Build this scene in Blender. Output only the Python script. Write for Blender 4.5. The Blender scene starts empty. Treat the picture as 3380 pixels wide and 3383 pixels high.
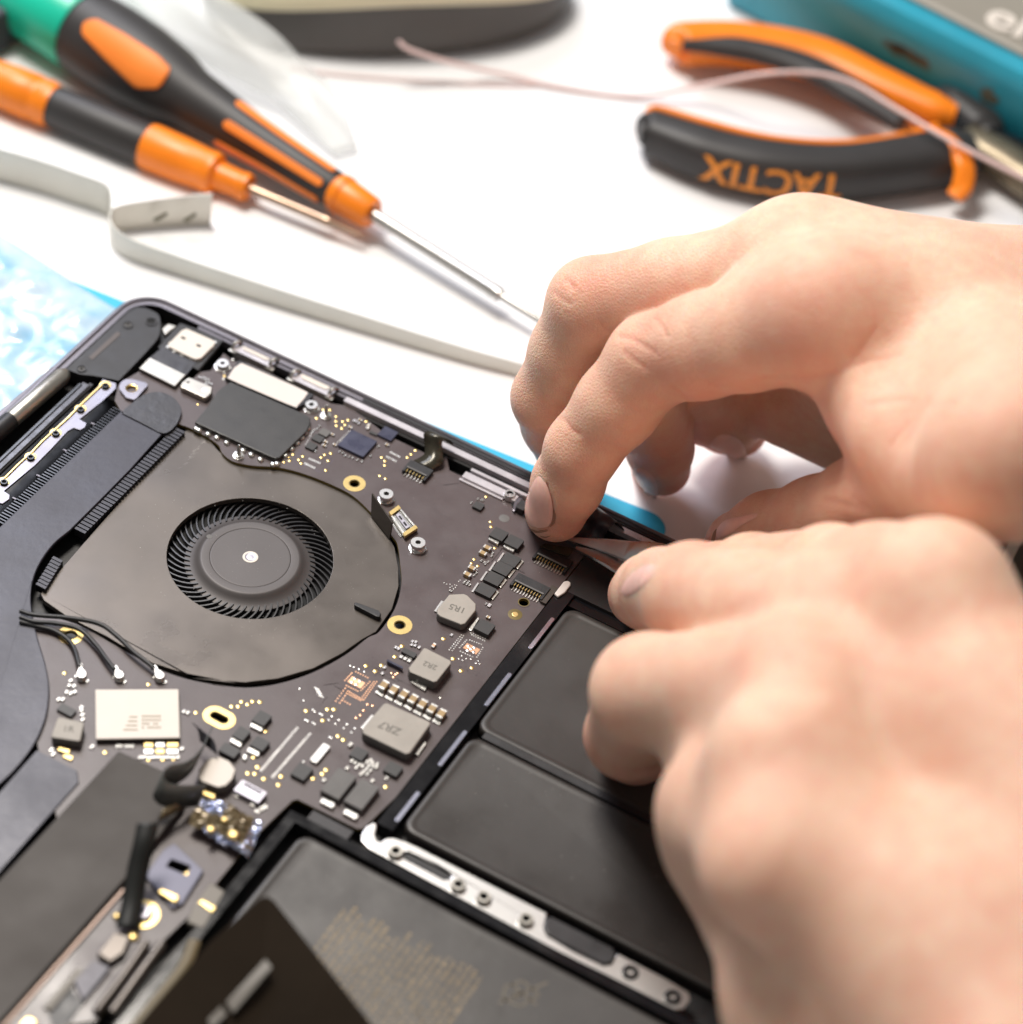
import bpy, bmesh, math, random
import numpy as np
from mathutils import Vector, Matrix
from mathutils.geometry import tessellate_polygon
random.seed(7)
S = 0.001                      # every measure below is in millimetres
scene = bpy.context.scene

# ------------------------------------------------------------------ camera
FPX, PITCH, ROLL, YAW = 8850.0, math.radians(45.0), math.radians(9.15), math.radians(-22.5)
W0, H0 = 3380.0, 3383.0        # size of the photograph; pixel arguments below refer to it
ZB = 13.2                      # height of the logic board's top face above the table
ROT = Matrix.Rotation(math.pi/2-PITCH, 3, 'X') @ Matrix.Rotation(ROLL, 3, 'Z')
def ray(px, py):
    return ROT @ Vector(((px-W0/2)/FPX, -(py-H0/2)/FPX, -1.0))
_d = ray(828, 1835)
# height of the camera above the board, so that the fan inlet is 44.6 mm wide
_a, _b = ray(553, 1823), ray(1103.6, 1843)
HC = 44.6/((_a.xy/-_a.z)-(_b.xy/-_b.z)).length
_c = ray(W0/2, H0/2)
CAM = Vector((_c.x/_c.z*HC, _c.y/_c.z*HC, HC+ZB))
def P(px, py, z):
    """the point at height z (mm) that the pixel looks at"""
    d = ray(px, py)
    t = (z-CAM.z)/d.z
    return CAM + d*t
cd = bpy.data.cameras.new('Camera'); cam = bpy.data.objects.new('Camera', cd)
scene.collection.objects.link(cam); scene.camera = cam
cam.matrix_world = Matrix.Translation(CAM*S) @ ROT.to_4x4()
cd.sensor_width = 36.0; cd.sensor_fit = 'HORIZONTAL'; cd.lens = 36.0*FPX/W0
cd.clip_start = 0.02; cd.clip_end = 20.0
cd.dof.use_dof = True
_f = P(1800, 1760, 26.0)-CAM
cd.dof.focus_distance = (_f.dot(ROT @ Vector((0, 0, -1))))*S
cd.dof.aperture_fstop = 6.9
scene.render.resolution_x, scene.render.resolution_y = 1023, 1024

# ------------------------------------------------------------------ light
wd = bpy.data.worlds.new('World'); scene.world = wd; wd.use_nodes = True
wd.node_tree.nodes['Background'].inputs[0].default_value = (1.0, 0.965, 0.92, 1)
wd.node_tree.nodes['Background'].inputs[1].default_value = 0.27
def area(name, loc, target, size, power, col):
    l = bpy.data.lights.new(name, 'AREA'); l.shape = 'RECTANGLE'; l.size, l.size_y = size
    l.energy = power; l.color = col
    o = bpy.data.objects.new(name, l); scene.collection.objects.link(o)
    o.location = loc
    o.rotation_euler = (Vector(target)-Vector(loc)).to_track_quat('-Z', 'Y').to_euler()
area('ceiling_lamp', (-0.33, 0.30, 0.95), (0.0, 0.0, 0.0), (0.36, 0.22), 13.6, (1.0, 0.935, 0.85))
area('window_light', (-0.78, 1.10, 1.15), (-0.03, 0.03, 0), (0.8, 0.6), 17.0, (0.82, 0.86, 1.0))
scene.view_settings.view_transform = 'Standard'; scene.view_settings.look = 'None'
scene.view_settings.exposure = -0.22; scene.view_settings.gamma = 1.0
scene.view_settings.use_curve_mapping = False

# ------------------------------------------------------------------ materials
MATS = {}
def mat(name, col, rough=0.5, metal=0.0, var=0.0, vscale=60.0, bump=0.0, bscale=300.0, spec=0.5,
        rvar=0.0, col2=None, coat=0.0, trans=0.0, alpha=1.0, detail=6.0):
    if name in MATS: return MATS[name]
    m = bpy.data.materials.new(name); m.use_nodes = True; MATS[name] = m
    nt = m.node_tree; b = nt.nodes['Principled BSDF']
    b.inputs['Base Color'].default_value = (*col, 1); b.inputs['Roughness'].default_value = rough
    b.inputs['Metallic'].default_value = metal; b.inputs['Specular IOR Level'].default_value = spec
    b.inputs['Coat Weight'].default_value = coat; b.inputs['Transmission Weight'].default_value = trans
    b.inputs['Alpha'].default_value = alpha
    if var or bump or rvar:
        geo = nt.nodes.new('ShaderNodeNewGeometry')
        n = nt.nodes.new('ShaderNodeTexNoise'); n.inputs['Scale'].default_value = vscale
        n.inputs['Detail'].default_value = detail; n.inputs['Roughness'].default_value = 0.6
        nt.links.new(geo.outputs['Position'], n.inputs['Vector'])
    if var:
        mx = nt.nodes.new('ShaderNodeMix'); mx.data_type = 'RGBA'
        c2 = col2 or tuple(c*(1-var) for c in col)
        c1 = col if col2 else tuple(min(1, c*(1+var)) for c in col)
        mx.inputs[6].default_value = (*c1, 1); mx.inputs[7].default_value = (*c2, 1)
        mr = nt.nodes.new('ShaderNodeMapRange'); mr.inputs[1].default_value = 0.27; mr.inputs[2].default_value = 0.65
        nt.links.new(n.outputs['Fac'], mr.inputs[0]); nt.links.new(mr.outputs[0], mx.inputs[0])
        nt.links.new(mx.outputs[2], b.inputs['Base Color'])
    if rvar:
        mr2 = nt.nodes.new('ShaderNodeMapRange'); mr2.inputs[1].default_value = 0.3; mr2.inputs[2].default_value = 0.7
        mr2.inputs[3].default_value = max(0.02, rough-rvar); mr2.inputs[4].default_value = min(1, rough+rvar)
        n3 = nt.nodes.new('ShaderNodeTexNoise'); n3.inputs['Scale'].default_value = vscale*2.3; n3.inputs['Detail'].default_value = 8
        nt.links.new(geo.outputs['Position'], n3.inputs['Vector'])
        nt.links.new(n3.outputs['Fac'], mr2.inputs[0]); nt.links.new(mr2.outputs[0], b.inputs['Roughness'])
    if bump:
        n2 = nt.nodes.new('ShaderNodeTexNoise'); n2.inputs['Scale'].default_value = bscale; n2.inputs['Detail'].default_value = 4
        nt.links.new(geo.outputs['Position'], n2.inputs['Vector'])
        bp = nt.nodes.new('ShaderNodeBump'); bp.inputs['Strength'].default_value = bump; bp.inputs['Distance'].default_value = 0.0003
        nt.links.new(n2.outputs['Fac'], bp.inputs['Height']); nt.links.new(bp.outputs['Normal'], b.inputs['Normal'])
    return m
M = mat
M('desk_white', (0.84, 0.85, 0.87), 0.42, var=0.02, vscale=9)
M('mat_cyan', (0.03, 0.46, 0.72), 0.55, var=0.06, vscale=40, bump=0.1, bscale=900)
M('space_grey', (0.170, 0.158, 0.175), 0.34, 0.6, var=0.06, vscale=30, bump=0.05, bscale=4000, rvar=0.05)
M('space_dark', (0.030, 0.028, 0.030), 0.42, 0.3, var=0.2, vscale=80, bump=0.06, bscale=2500, rvar=0.08)
M('cut_metal', (0.62, 0.60, 0.62), 0.25, 1.0, var=0.05, vscale=120, rvar=0.08)
M('rail_metal', (0.62, 0.59, 0.62), 0.32, 0.45, var=0.08, vscale=90, rvar=0.06)
M('pcb', (0.090, 0.068, 0.069), 0.36, var=0.10, vscale=55, bump=0.05, bscale=1500, rvar=0.07, coat=0.12)
M('pcb_edge', (0.16, 0.115, 0.022), 0.55, var=0.25, vscale=260)
M('black_plastic', (0.0128, 0.0120, 0.0136), 0.45, var=0.25, vscale=90, bump=0.12, bscale=2200, rvar=0.08)
M('black_gloss', (0.010, 0.010, 0.012), 0.16, var=0.2, vscale=90, rvar=0.05)
M('black_foil', (0.0280, 0.0280, 0.0368), 0.42, var=0.25, vscale=50, bump=0.35, bscale=420, rvar=0.10)
M('fan_cover', (0.112, 0.098, 0.087), 0.33, 0.7, var=0.16, vscale=20, bump=0.03, bscale=3500, rvar=0.08)
M('fan_hub', (0.085, 0.076, 0.075), 0.50, 0.25, var=0.06, vscale=40, bump=0.05, bscale=3000)
M('fan_blade', (0.024, 0.023, 0.025), 0.33)
M('void_black', (0.004, 0.004, 0.004), 0.8)
M('chip_black', (0.0336, 0.0320, 0.0312), 0.48, var=0.12, vscale=200, bump=0.08, bscale=3000)
M('chip_blue', (0.055, 0.058, 0.098), 0.30, 0.15, var=0.22, vscale=120, rvar=0.08)
M('shield_black', (0.0315, 0.0300, 0.0285), 0.40, var=0.1, vscale=90, bump=0.05, bscale=1200, rvar=0.06)
M('solder', (0.64, 0.63, 0.60), 0.34, 1.0, var=0.08, vscale=900, bump=0.2, bscale=1800)
M('steel_white', (0.70, 0.69, 0.68), 0.30, 1.0, var=0.03, vscale=200)
M('gold', (0.74, 0.55, 0.23), 0.32, 1.0, var=0.08, vscale=500)
M('copper', (0.92, 0.52, 0.32), 0.32, 1.0, var=0.1, vscale=600)
M('ceramic_tan', (0.40, 0.27, 0.12), 0.42, var=0.12, vscale=500)
M('inductor_grey', (0.36, 0.33, 0.29), 0.55, var=0.08, vscale=160, bump=0.12, bscale=2600)
M('inductor_side', (0.13, 0.125, 0.12), 0.6, var=0.12, vscale=200, bump=0.1, bscale=2600)
M('label_cream', (0.72, 0.66, 0.59), 0.5, var=0.02, vscale=150)
M('pad_white', (0.70, 0.64, 0.60), 0.55, var=0.02, vscale=150)
M('module_silver', (0.45, 0.43, 0.39), 0.36, 0.9, var=0.08, vscale=200, rvar=0.08)
M('battery_skin', (0.040, 0.035, 0.032), 0.42, var=0.18, vscale=22, bump=0.16, bscale=140, rvar=0.13, spec=0.45)
M('print_gold', (0.27, 0.20, 0.11), 0.55)
M('print_grey', (0.15, 0.14, 0.12), 0.6)
M('lilac_metal', (0.50, 0.48, 0.54), 0.36, 0.6, var=0.08, vscale=300)
M('heat_tape', (0.036, 0.036, 0.050), 0.40, 0.2, var=0.10, vscale=30, bump=0.14, bscale=520, rvar=0.07)
M('cover_brown', (0.047, 0.039, 0.033), 0.56, 0.1, var=0.06, vscale=26, rvar=0.05, spec=.35)
M('flap_brown', (0.020, 0.014, 0.009), 0.9, var=0.15, vscale=40, spec=.1)
M('translucent_smoke', (0.075, 0.072, 0.078), 0.18, 0.3, var=0.35, vscale=160, rvar=0.08)
M('bracket_silver', (0.24, 0.23, 0.26), 0.34, 0.95, var=0.08, vscale=80, rvar=0.08)
M('foil_blue', (0.62, 0.66, 0.86), 0.16, 0.95, var=0.25, vscale=600, bump=1.0, bscale=700, rvar=0.1)
M('amber_film', (0.20, 0.155, 0.09), 0.2, 0.2, var=0.3, vscale=300)
M('cable_black', (0.018, 0.018, 0.020), 0.42)

# ------------------------------------------------------------------ object helpers
WM = {}
def newempty(name, loc, rotz=0.0):
    o = bpy.data.objects.new(name, None); scene.collection.objects.link(o)
    o.empty_display_size = 0.01
    o.location = Vector(loc)*S; o.rotation_euler = (0, 0, rotz)
    WM[o] = Matrix.Translation(Vector(loc)*S) @ Matrix.Rotation(rotz, 4, 'Z')
    return o
def tag(o, label=None, cat=None, group=None, kind=None):
    if label: o['label'] = label
    if cat: o['category'] = cat
    if group: o['group'] = group
    if kind: o['kind'] = kind
    return o
def setparent(o, p):
    if p is not None:
        o.parent = p; o.matrix_parent_inverse = WM[p].inverted()
class MB:
    """collects faces in millimetres; build() links them as ONE mesh object"""
    def __init__(s): s.v = []; s.f = []; s.m = []
    def add(s, vs, fs, mi=0):
        k = len(s.v); s.v += [tuple(p) for p in vs]
        s.f += [tuple(i+k for i in f) for f in fs]; s.m += [mi]*len(fs)
        return s
    def box(s, x0, x1, y0, y1, z0, z1, mi=0, top=None):
        v = [(x0,y0,z0),(x1,y0,z0),(x1,y1,z0),(x0,y1,z0),(x0,y0,z1),(x1,y0,z1),(x1,y1,z1),(x0,y1,z1)]
        s.add(v, [(0,3,2,1),(0,1,5,4),(1,2,6,5),(2,3,7,6),(3,0,4,7)], mi)
        s.add(v[4:], [(0,1,2,3)], mi if top is None else top); return s
    def prism(s, poly, z0, z1, holes=(), mi=0, side=None, bottom=True):
        poly = [tuple(p) for p in poly]
        if sum(a[0]*b[1]-b[0]*a[1] for a, b in zip(poly, poly[1:]+poly[:1])) < 0: poly.reverse()
        hs = []
        for h in holes:
            h = [tuple(p) for p in h]
            if sum(a[0]*b[1]-b[0]*a[1] for a, b in zip(h, h[1:]+h[:1])) > 0: h.reverse()
            hs.append(h)
        loops = [poly]+hs
        tri = tessellate_polygon([[Vector((x, y, 0)) for x, y in L] for L in loops])
        flat = [p for L in loops for p in L]; n = len(flat)
        vs = [(x, y, z1) for x, y in flat]+[(x, y, z0) for x, y in flat]
        top = []; bot = []
        for t in tri:
            a, b, c = (flat[i] for i in t)
            t = tuple(t)
            if (b[0]-a[0])*(c[1]-a[1])-(b[1]-a[1])*(c[0]-a[0]) < 0: t = t[::-1]
            top.append(t); bot.append(tuple(i+n for i in t[::-1]))
        s.add(vs, top, mi); k = len(s.v)-len(vs)
        if bottom: s.f += [tuple(i+k for i in f) for f in bot]; s.m += [mi]*len(bot)
        o = 0; sm = mi if side is None else side
        for L in loops:
            l = len(L)
            for i in range(l):
                j = (i+1) % l
                s.f.append((k+o+i, k+n+o+i, k+n+o+j, k+o+j)); s.m.append(sm)
            o += l
        return s
    def rings(s, rr, close=True, cap0=True, cap1=True, mi=0):
        """skin a list of equal-length rings"""
        k = len(s.v); n = len(rr[0])
        for r in rr: s.v += [tuple(p) for p in r]
        for a in range(len(rr)-1):
            m_ = mi[a] if isinstance(mi, (list, tuple)) else mi
            for i in range(n if close else n-1):
                j = (i+1) % n
                s.f.append((k+a*n+i, k+a*n+j, k+(a+1)*n+j, k+(a+1)*n+i)); s.m.append(m_)
        m0 = mi[0] if isinstance(mi, (list, tuple)) else mi; m1 = mi[-1] if isinstance(mi, (list, tuple)) else mi
        if close and cap0: s.f.append(tuple(k+i for i in reversed(range(n)))); s.m.append(m0)
        if close and cap1: s.f.append(tuple(k+(len(rr)-1)*n+i for i in range(n))); s.m.append(m1)
        return s
    def lathe(s, c, prof, n=24, mi=0, cap0=True, cap1=True):
        """prof: (radius, z) from bottom to top around the vertical axis at c"""
        return s.rings([[(c[0]+r*math.cos(2*math.pi*i/n), c[1]+r*math.sin(2*math.pi*i/n), z) for i in range(n)] for r, z in prof], True, cap0, cap1, mi)
    def axial(s, a, b, prof, n=24, mi=0, squash=1.0):
        """prof: (t along a..b in mm, radius); a lathe about a free axis"""
        a = Vector(a); d = (Vector(b)-a).normalized()
        u = d.cross(Vector((0, 0, 1))).normalized(); w = u.cross(d)
        rr = [[a+d*t+(u*math.cos(2*math.pi*i/n)+w*math.sin(2*math.pi*i/n)*squash)*r for i in range(n)] for t, r in prof]
        return s.rings(rr, True, True, True, mi)
    def tube(s, pts, r, n=10, mi=0, flat=1.0):
        pts = [Vector(p) for p in pts]; rr = []
        for i, p in enumerate(pts):
            d = (pts[min(i+1, len(pts)-1)]-pts[max(i-1, 0)]).normalized()
            u = d.cross(Vector((0, 0, 1)))
            u = u.normalized() if u.length > 1e-4 else Vector((1, 0, 0))
            w = u.cross(d); q = r[i] if isinstance(r, (list, tuple)) else r
            rr.append([p+u*math.cos(2*math.pi*k/n)*q+w*math.sin(2*math.pi*k/n)*q*flat for k in range(n)])
        return s.rings(rr, True, True, True, mi)
    def build(s, name, mats, parent=None, bevel=0.0, seg=2, smooth=None, loc=None, rotz=0.0, local=False):
        """verts are world mm unless local, where they are laptop mm"""
        if not isinstance(mats, (list, tuple)): mats = [mats]
        v = np.array(s.v, float)
        if loc is None:
            loc = np.array([(v[:,0].min()+v[:,0].max())/2, (v[:,1].min()+v[:,1].max())/2, v[:,2].min()])
            v = v-loc
        me = bpy.data.meshes.new(name)
        me.from_pydata((v*S).tolist(), [], s.f)
        for m_ in mats: me.materials.append(MATS[m_] if isinstance(m_, str) else m_)
        me.polygons.foreach_set('material_index', s.m)
        if smooth is not None:
            me.polygons.foreach_set('use_smooth', [True]*len(s.f)); me.update()
            me.set_sharp_from_angle(angle=math.radians(smooth))
        me.update()
        o = bpy.data.objects.new(name, me); scene.collection.objects.link(o)
        if local:
            w = l2w(*loc); o.location = w*S; o.rotation_euler = (0, 0, YAW)
        else:
            o.location = Vector(loc)*S; o.rotation_euler = (0, 0, rotz)
        setparent(o, parent)
        if bevel:
            b = o.modifiers.new('bevel', 'BEVEL'); b.width = bevel*S; b.segments = seg
            b.limit_method = 'ANGLE'; b.angle_limit = math.radians(40)
        return o
def copyobj(src, loc, parent, local=True):
    c = src.copy(); scene.collection.objects.link(c)
    c.location = (l2w(*loc) if local else Vector(loc))*S
    return c
def smoothpath(pts, n=8):
    """Catmull-Rom through pts"""
    pts = [Vector(p) for p in pts]; out = []
    q = [pts[0]*2-pts[1]]+pts+[pts[-1]*2-pts[-2]]
    for i in range(1, len(q)-2):
        for k in range(n):
            t = k/n; a, b, c, d = q[i-1], q[i], q[i+1], q[i+2]
            out.append(0.5*((2*b)+(c-a)*t+(2*a-5*b+4*c-d)*t*t+(3*b-a-3*c+d)*t**3))
    out.append(pts[-1]); return out
def text_mesh(txt, size, depth=0.02, bold=True):
    cu = bpy.data.curves.new('lettering', 'FONT'); cu.body = txt; cu.size = size; cu.align_x = 'CENTER'; cu.align_y = 'CENTER'
    cu.extrude = depth; cu.offset = size*0.018 if bold else 0
    o = bpy.data.objects.new('tmp_text', cu); scene.collection.objects.link(o)
    dg = bpy.context.evaluated_depsgraph_get()
    me = bpy.data.meshes.new_from_object(o.evaluated_get(dg))
    bpy.data.objects.remove(o); bpy.data.curves.remove(cu)
    return me

# ------------------------------------------------------------------ laptop frame: u from hinge to front, v from inside to the side edge
UX = Vector((math.cos(YAW), math.sin(YAW), 0)); VX = Vector((-math.sin(YAW), math.cos(YAW), 0))
ZR = 15.4                      # rim of the case
_e = P(1400, 1382, ZR); _h = P(86, 1281, ZR)
def _wl(w): return Vector((w.x*UX.x+w.y*UX.y, w.x*VX.x+w.y*VX.y, w.z))
OU, OV = _wl(_h).x, _wl(_e).y
def l2w(u, v, z=0.0): return UX*(u+OU)+VX*(v+OV)+Vector((0, 0, z))
def lp(px, py, z):
    w = _wl(P(px, py, z)); return (w.x-OU, w.y-OV)
def frame(x0, y0, k):
    return lambda *a: (x0+k*a[0], y0+k*a[1])
z4 = frame(0, 900, .4404); z5 = frame(550, 1000, .4404); z6 = frame(1150, 1250, .4404)
z7 = frame(0, 1750, .4404); z8 = frame(700, 1900, .4404); c1 = frame(0, 2530, .4416)
c2 = frame(700, 2530, .4416); c3 = frame(1400, 2530, .4663); c4 = frame(1300, 1800, .4922)
ff = frame(500, 1580, .342); b2 = frame(1700, 1400, .3627); b3 = frame(0, 2300, .57)
b4 = frame(1100, 2400, .6736); b6 = frame(1600, 1500, .3109); F = frame(0, 0, 1.7513)
def LP(fr, pts, z): return [lp(*fr(*p), z) for p in pts]
def lsmooth(pts, n=6, closed=False):
    v = [Vector((p[0], p[1], 0)) for p in pts]
    if closed:
        v2 = v[-2:]+v+v[:2]; s = smoothpath(v2, n); return [(p.x, p.y) for p in s[2*n:-2*n-1+0]][:len(v)*n]
    return [(p.x, p.y) for p in smoothpath(v, n)]
def circle(c, r, n=20, ry=None): return [(c[0]+r*math.cos(2*math.pi*i/n), c[1]+(ry or r)*math.sin(2*math.pi*i/n)) for i in range(n)]
def rrect(u0, u1, v0, v1, r, n=5):
    o = []
    for cx, cy, a0 in ((u1-r, v1-r, 0), (u0+r, v1-r, 90), (u0+r, v0+r, 180), (u1-r, v0+r, 270)):
        for i in range(n+1):
            a = math.radians(a0+90*i/n); o.append((cx+r*math.cos(a), cy+r*math.sin(a)))
    return o
# ================================================================== setting: desk
mb = MB(); mb.box(-900, 900, -700, 1100, -30, 0)
tag(mb.build('desk', 'desk_white', bevel=2), kind='structure')

# ================================================================== cyan mat under the laptop
_t = math.radians(4.6)
mm = MB(); mm.prism([(170.5+x*math.cos(_t)-y*math.sin(_t), 19.0+x*math.sin(_t)+y*math.cos(_t)) for x, y in rrect(-330, 0, -260, 0, 7, 8)], 0.02, 1.2)
tag(mm.build('work_mat', 'mat_cyan', bevel=0.3, local=True), 'flat cyan silicone work mat with rounded corner under the laptop', 'mat')

# ================================================================== laptop
LT = newempty('laptop', l2w(0, 0, 1.22), YAW)
tag(LT, 'dark grey laptop lying opened with its circuit board, fan and batteries bare', 'laptop')
LU, LV, CR = 272.0, 345.0, 11.5
def outline(off, n=12):
    r = max(CR-off, 0.5)
    return rrect(off, LU-off, -LV+off, -off, r, n)
# case: a swept wall profile (offset inwards, height)
prof = [(1.6, 1.3), (0.5, 2.2), (0.05, 5.0), (0.0, 10.0), (0.12, 13.0), (0.45, 14.6), (0.9, 15.25), (1.3, ZR), (1.9, ZR),
        (2.05, 15.2), (2.1, 14.75), (3.7, 14.7), (3.8, 9.0)]
mb = MB(); rr = [[(x, y, z) for x, y in outline(o)] for o, z in prof]
mb.rings(rr, True, True, True, [0]*(len(prof)-2)+[1]); case = mb.build('case', ['space_grey', 'black_plastic'], LT, smooth=50, local=True)
# fences that leave room between case wall and board
def lbox(name, m, a, b, z0, z1, parent=LT, bev=0.15, fr=None):
    """aligned box from two opposite top-face pixels"""
    if fr: a, b = fr(*a), fr(*b)
    p, q = lp(*a, z1), lp(*b, z1)
    mb = MB(); mb.box(min(p[0], q[0]), max(p[0], q[0]), min(p[1], q[1]), max(p[1], q[1]), z0, z1)
    return mb.build(name, m, parent, bevel=bev, local=True)
def lprism(name, m, fr, pts, z0, z1, parent=LT, bev=0.15, holes=(), side=None, sm=None, seg=2):
    mb = MB(); mb.prism(LP(fr, pts, z1), z0, z1, holes, 0, 1 if side else None)
    return mb.build(name, [m, side] if side else m, parent, bevel=bev, local=True, smooth=sm, seg=seg)

# ---- side rails along the case edge
def strip(name, m, u0, u1, v0, v1, z0, z1, bev=0.2, parent=LT):
    mb = MB(); mb.box(u0, u1, v0, v1, z0, z1); return mb.build(name, m, parent, bevel=bev, local=True)
g0 = lp(*z6(120, 140), ZR)[0]
strip('gasket', 'black_plastic', g0, 205, -3.35, -2.1, 14.6, 15.05, .15)
strip('rail', 'rail_metal', lp(*z5(1340, 720), 14.6)[0], 206, -6.3, -4.2, 11.5, 14.55, .35)
strip('rail', 'space_grey', 24, lp(*z5(1340, 720), 14.6)[0]-0.3, -5.0, -3.82, 11.5, 14.3, .3)
strip('rail_gap_shade', 'black_plastic', lp(*z5(1340, 740), 13)[0], 206, -7.4, -6.35, 9.1, 12.8, 0)  # black strip drawn in as the shade of the gap beside the rail
# two charging ports: pale oval coloured as light through the opening, bent shell, clips
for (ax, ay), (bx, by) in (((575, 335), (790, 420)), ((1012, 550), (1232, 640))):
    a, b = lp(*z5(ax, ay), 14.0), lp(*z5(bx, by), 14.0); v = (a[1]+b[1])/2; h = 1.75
    po = MB()
    po.prism(rrect(a[0]-2.0, b[0]+2.0, v-h-1.5, v+h+.4, .8), 11.0, 14.34)
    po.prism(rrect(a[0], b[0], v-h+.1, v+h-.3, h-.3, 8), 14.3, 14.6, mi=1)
    for e in (a[0]-2.4, b[0]+0.9):
        po.tube(smoothpath([(e, v-2.8, 13.0), (e+.3, v-2.0, 15.2), (e+.9, v-.6, 15.5), (e+1.3, v+.6, 14.6)], 4), .55, 8, 2)
        po.box(e-.6, e+1.8, v-3.6, v-2.2, 12.9, 13.7, 2)
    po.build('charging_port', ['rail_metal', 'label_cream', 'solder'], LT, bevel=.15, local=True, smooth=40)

# ---- logic board
fan_edge = LP(z5, [(100, 912), (200, 950), (330, 1022), (395, 1075), (420, 1130), (500, 1190), (650, 1222), (850, 1236), (1050, 1290), (1250, 1370), (1400, 1450), (1530, 1570), (1640, 1690), (1700, 1760)], ZB)
fan_edge += LP(z6, [(372, 1250), (392, 1400), (400, 1550), (350, 1730), (235, 1900)], ZB)
fan_edge += LP(z8, [(1170, 470), (1000, 600), (760, 730), (500, 815), (250, 845), (0, 820)], ZB)
fan_edge += LP(z7, [(1700, 1180), (1400, 1120), (1150, 1030), (1000, 945), (800, 830), (640, 740), (520, 690), (400, 660)], ZB)
fan_edge = lsmooth(fan_edge, 4)
rest = LP(z7, [(180, 640), (180, 1100), (300, 1700)], ZB)+LP(b3, [(330, 700), (330, 1200), (0, 1700), (60, 1960), (560, 1880), (860, 1500), (1120, 1250), (1460, 830)], ZB)
rest += LP(c2, [(600, 262), (640, 250), (1085, 470), (1130, 470)], ZB)
rest += [(160.0, lp(1300, 2632, ZB)[1]), (160.0, lp(*c4(1245, 45), ZB)[1])]
rest += LP(z6, [(1480, 1130), (1300, 1030), (1240, 990), (1215, 920), (1150, 885), (760, 690), (740, 590), (640, 590), (300, 430)], ZB)
rest += LP(z5, [(1400, 800), (1330, 770), (1230, 755), (1100, 690), (760, 520), (600, 450), (500, 440), (430, 380), (330, 510), (250, 520), (170, 600)], ZB)
rest += LP(z4, [(1250, 840), (1050, 740), (890, 830), (860, 960), (930, 1080), (1100, 1100)], ZB)
def ringhole(fr, x, y, ro, ri, slot=None):
    c = lp(*fr(x, y), ZB)
    return c, ro, ri, slot
RH = [ringhole(z5, 1410, 1357, 3.15, 1.55), ringhole(z6, 388, 1850, 3.35, 1.6), ringhole(z6, 1318, 1680, 1.9, 1.62),
      ringhole(z7, 1645, 1410, 3.1, 1.35, 1.3), ringhole(z7, 530, 790, 3.3, 1.7), ringhole(c1, 1330, 745, 3.2, 2.1, 1.0)]
def slotpoly(c, r, s, n=10):
    if not s: return circle(c, r, 2*n)
    return [(c[0]+s*(1 if math.cos(a) >= 0 else -1)+r*math.cos(a), c[1]+r*math.sin(a)) for a in [2*math.pi*(i+.5)/(2*n) for i in range(2*n)]]
mb = MB(); mb.prism(fan_edge+rest, ZB-0.95, ZB, [slotpoly(c, ri, s) for c, ro, ri, s in RH], 0, 1)
BD = mb.build('logic_board', ['pcb', 'pcb_edge'], LT, local=True)
WM[BD] = Matrix.Translation(BD.location) @ Matrix.Rotation(YAW, 4, 'Z')
tag(BD, 'brown circuit board crowded with chips and gold pads')
for i, (c, ro, ri, s) in enumerate(RH):
    k = MB(); k.prism(slotpoly(c, ro, s), ZB+.005, ZB+.06, [slotpoly(c, ri*1.02, s)], 0)
    k.prism(slotpoly(c, ri*1.0, s), ZB-.95, ZB+.05, [slotpoly(c, ri*.84, s)], 1)
    k.build('mounting_ring', (['gold', 'pcb_edge'] if i != 2 else ['pcb', 'pcb_edge']), BD, local=True)

# ---- component builders on the board
def chip(fr, L, R, h, m='chip_black', z0=ZB, bev=0.08, name='chip'):
    return lbox(name, m, fr(*L), fr(*R), z0-.05, z0+h, BD, bev)
def chipTB(fr, T, B_, h, m='chip_black', name='chip'):
    return lbox(name, m, fr(*T), fr(*B_), ZB-.05, ZB+h, BD, .08)
_pads = {}
def pad(fr, x, y, r=0.5, m='gold', name='test_pad'):
    c = lp(*fr(x, y), ZB)
    if (r, m) in _pads:
        copyobj(_pads[(r, m)], (c[0], c[1], ZB), BD); return
    k = MB(); k.lathe(c, [(r, ZB), (r, ZB+.03), (r*.8, ZB+.09)], 14)
    _pads[(r, m)] = k.build(name, m, BD, smooth=50, loc=None, local=True)
_caps = {}
def cap(fr, x, y, lu=1.0, lv=0.55, h=0.5, body='ceramic_tan', along='u', end=0.26, name='capacitor'):
    c = lp(*fr(x, y), ZB+h); key = (lu, lv, h, body, along)
    if key in _caps:
        copyobj(_caps[key], (c[0], c[1], ZB), BD); return
    k = MB(); a, b = (lu, lv) if along == 'u' else (lv, lu)
    if along == 'u':
        e = a*end
        k.box(-a/2+e, a/2-e, -b/2, b/2, 0, h-.03, 0); k.box(-a/2, -a/2+e, -b/2-.02, b/2+.02, 0, h, 1); k.box(a/2-e, a/2, -b/2-.02, b/2+.02, 0, h, 1)
    else:
        e = b*end
        k.box(-a/2, a/2, -b/2+e, b/2-e, 0, h-.03, 0); k.box(-a/2-.02, a/2+.02, -b/2, -b/2+e, 0, h, 1); k.box(-a/2-.02, a/2+.02, b/2-e, b/2, 0, h, 1)
    o = k.build(name, [body, 'solder'], BD, loc=(0, 0, 0), local=True, bevel=min(.07, .1*h))
    o.location = l2w(c[0], c[1], ZB)*S
    _caps[key] = o
def endcap(fr, pts, h=0.45, m='solder', z=0.0):
    """a flat solder terminal traced at board level"""
    k = MB(); k.prism(LP(fr, pts, ZB+h+z), ZB, ZB+h+z); return k.build('terminal', m, BD, bevel=.08, local=True)
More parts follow.
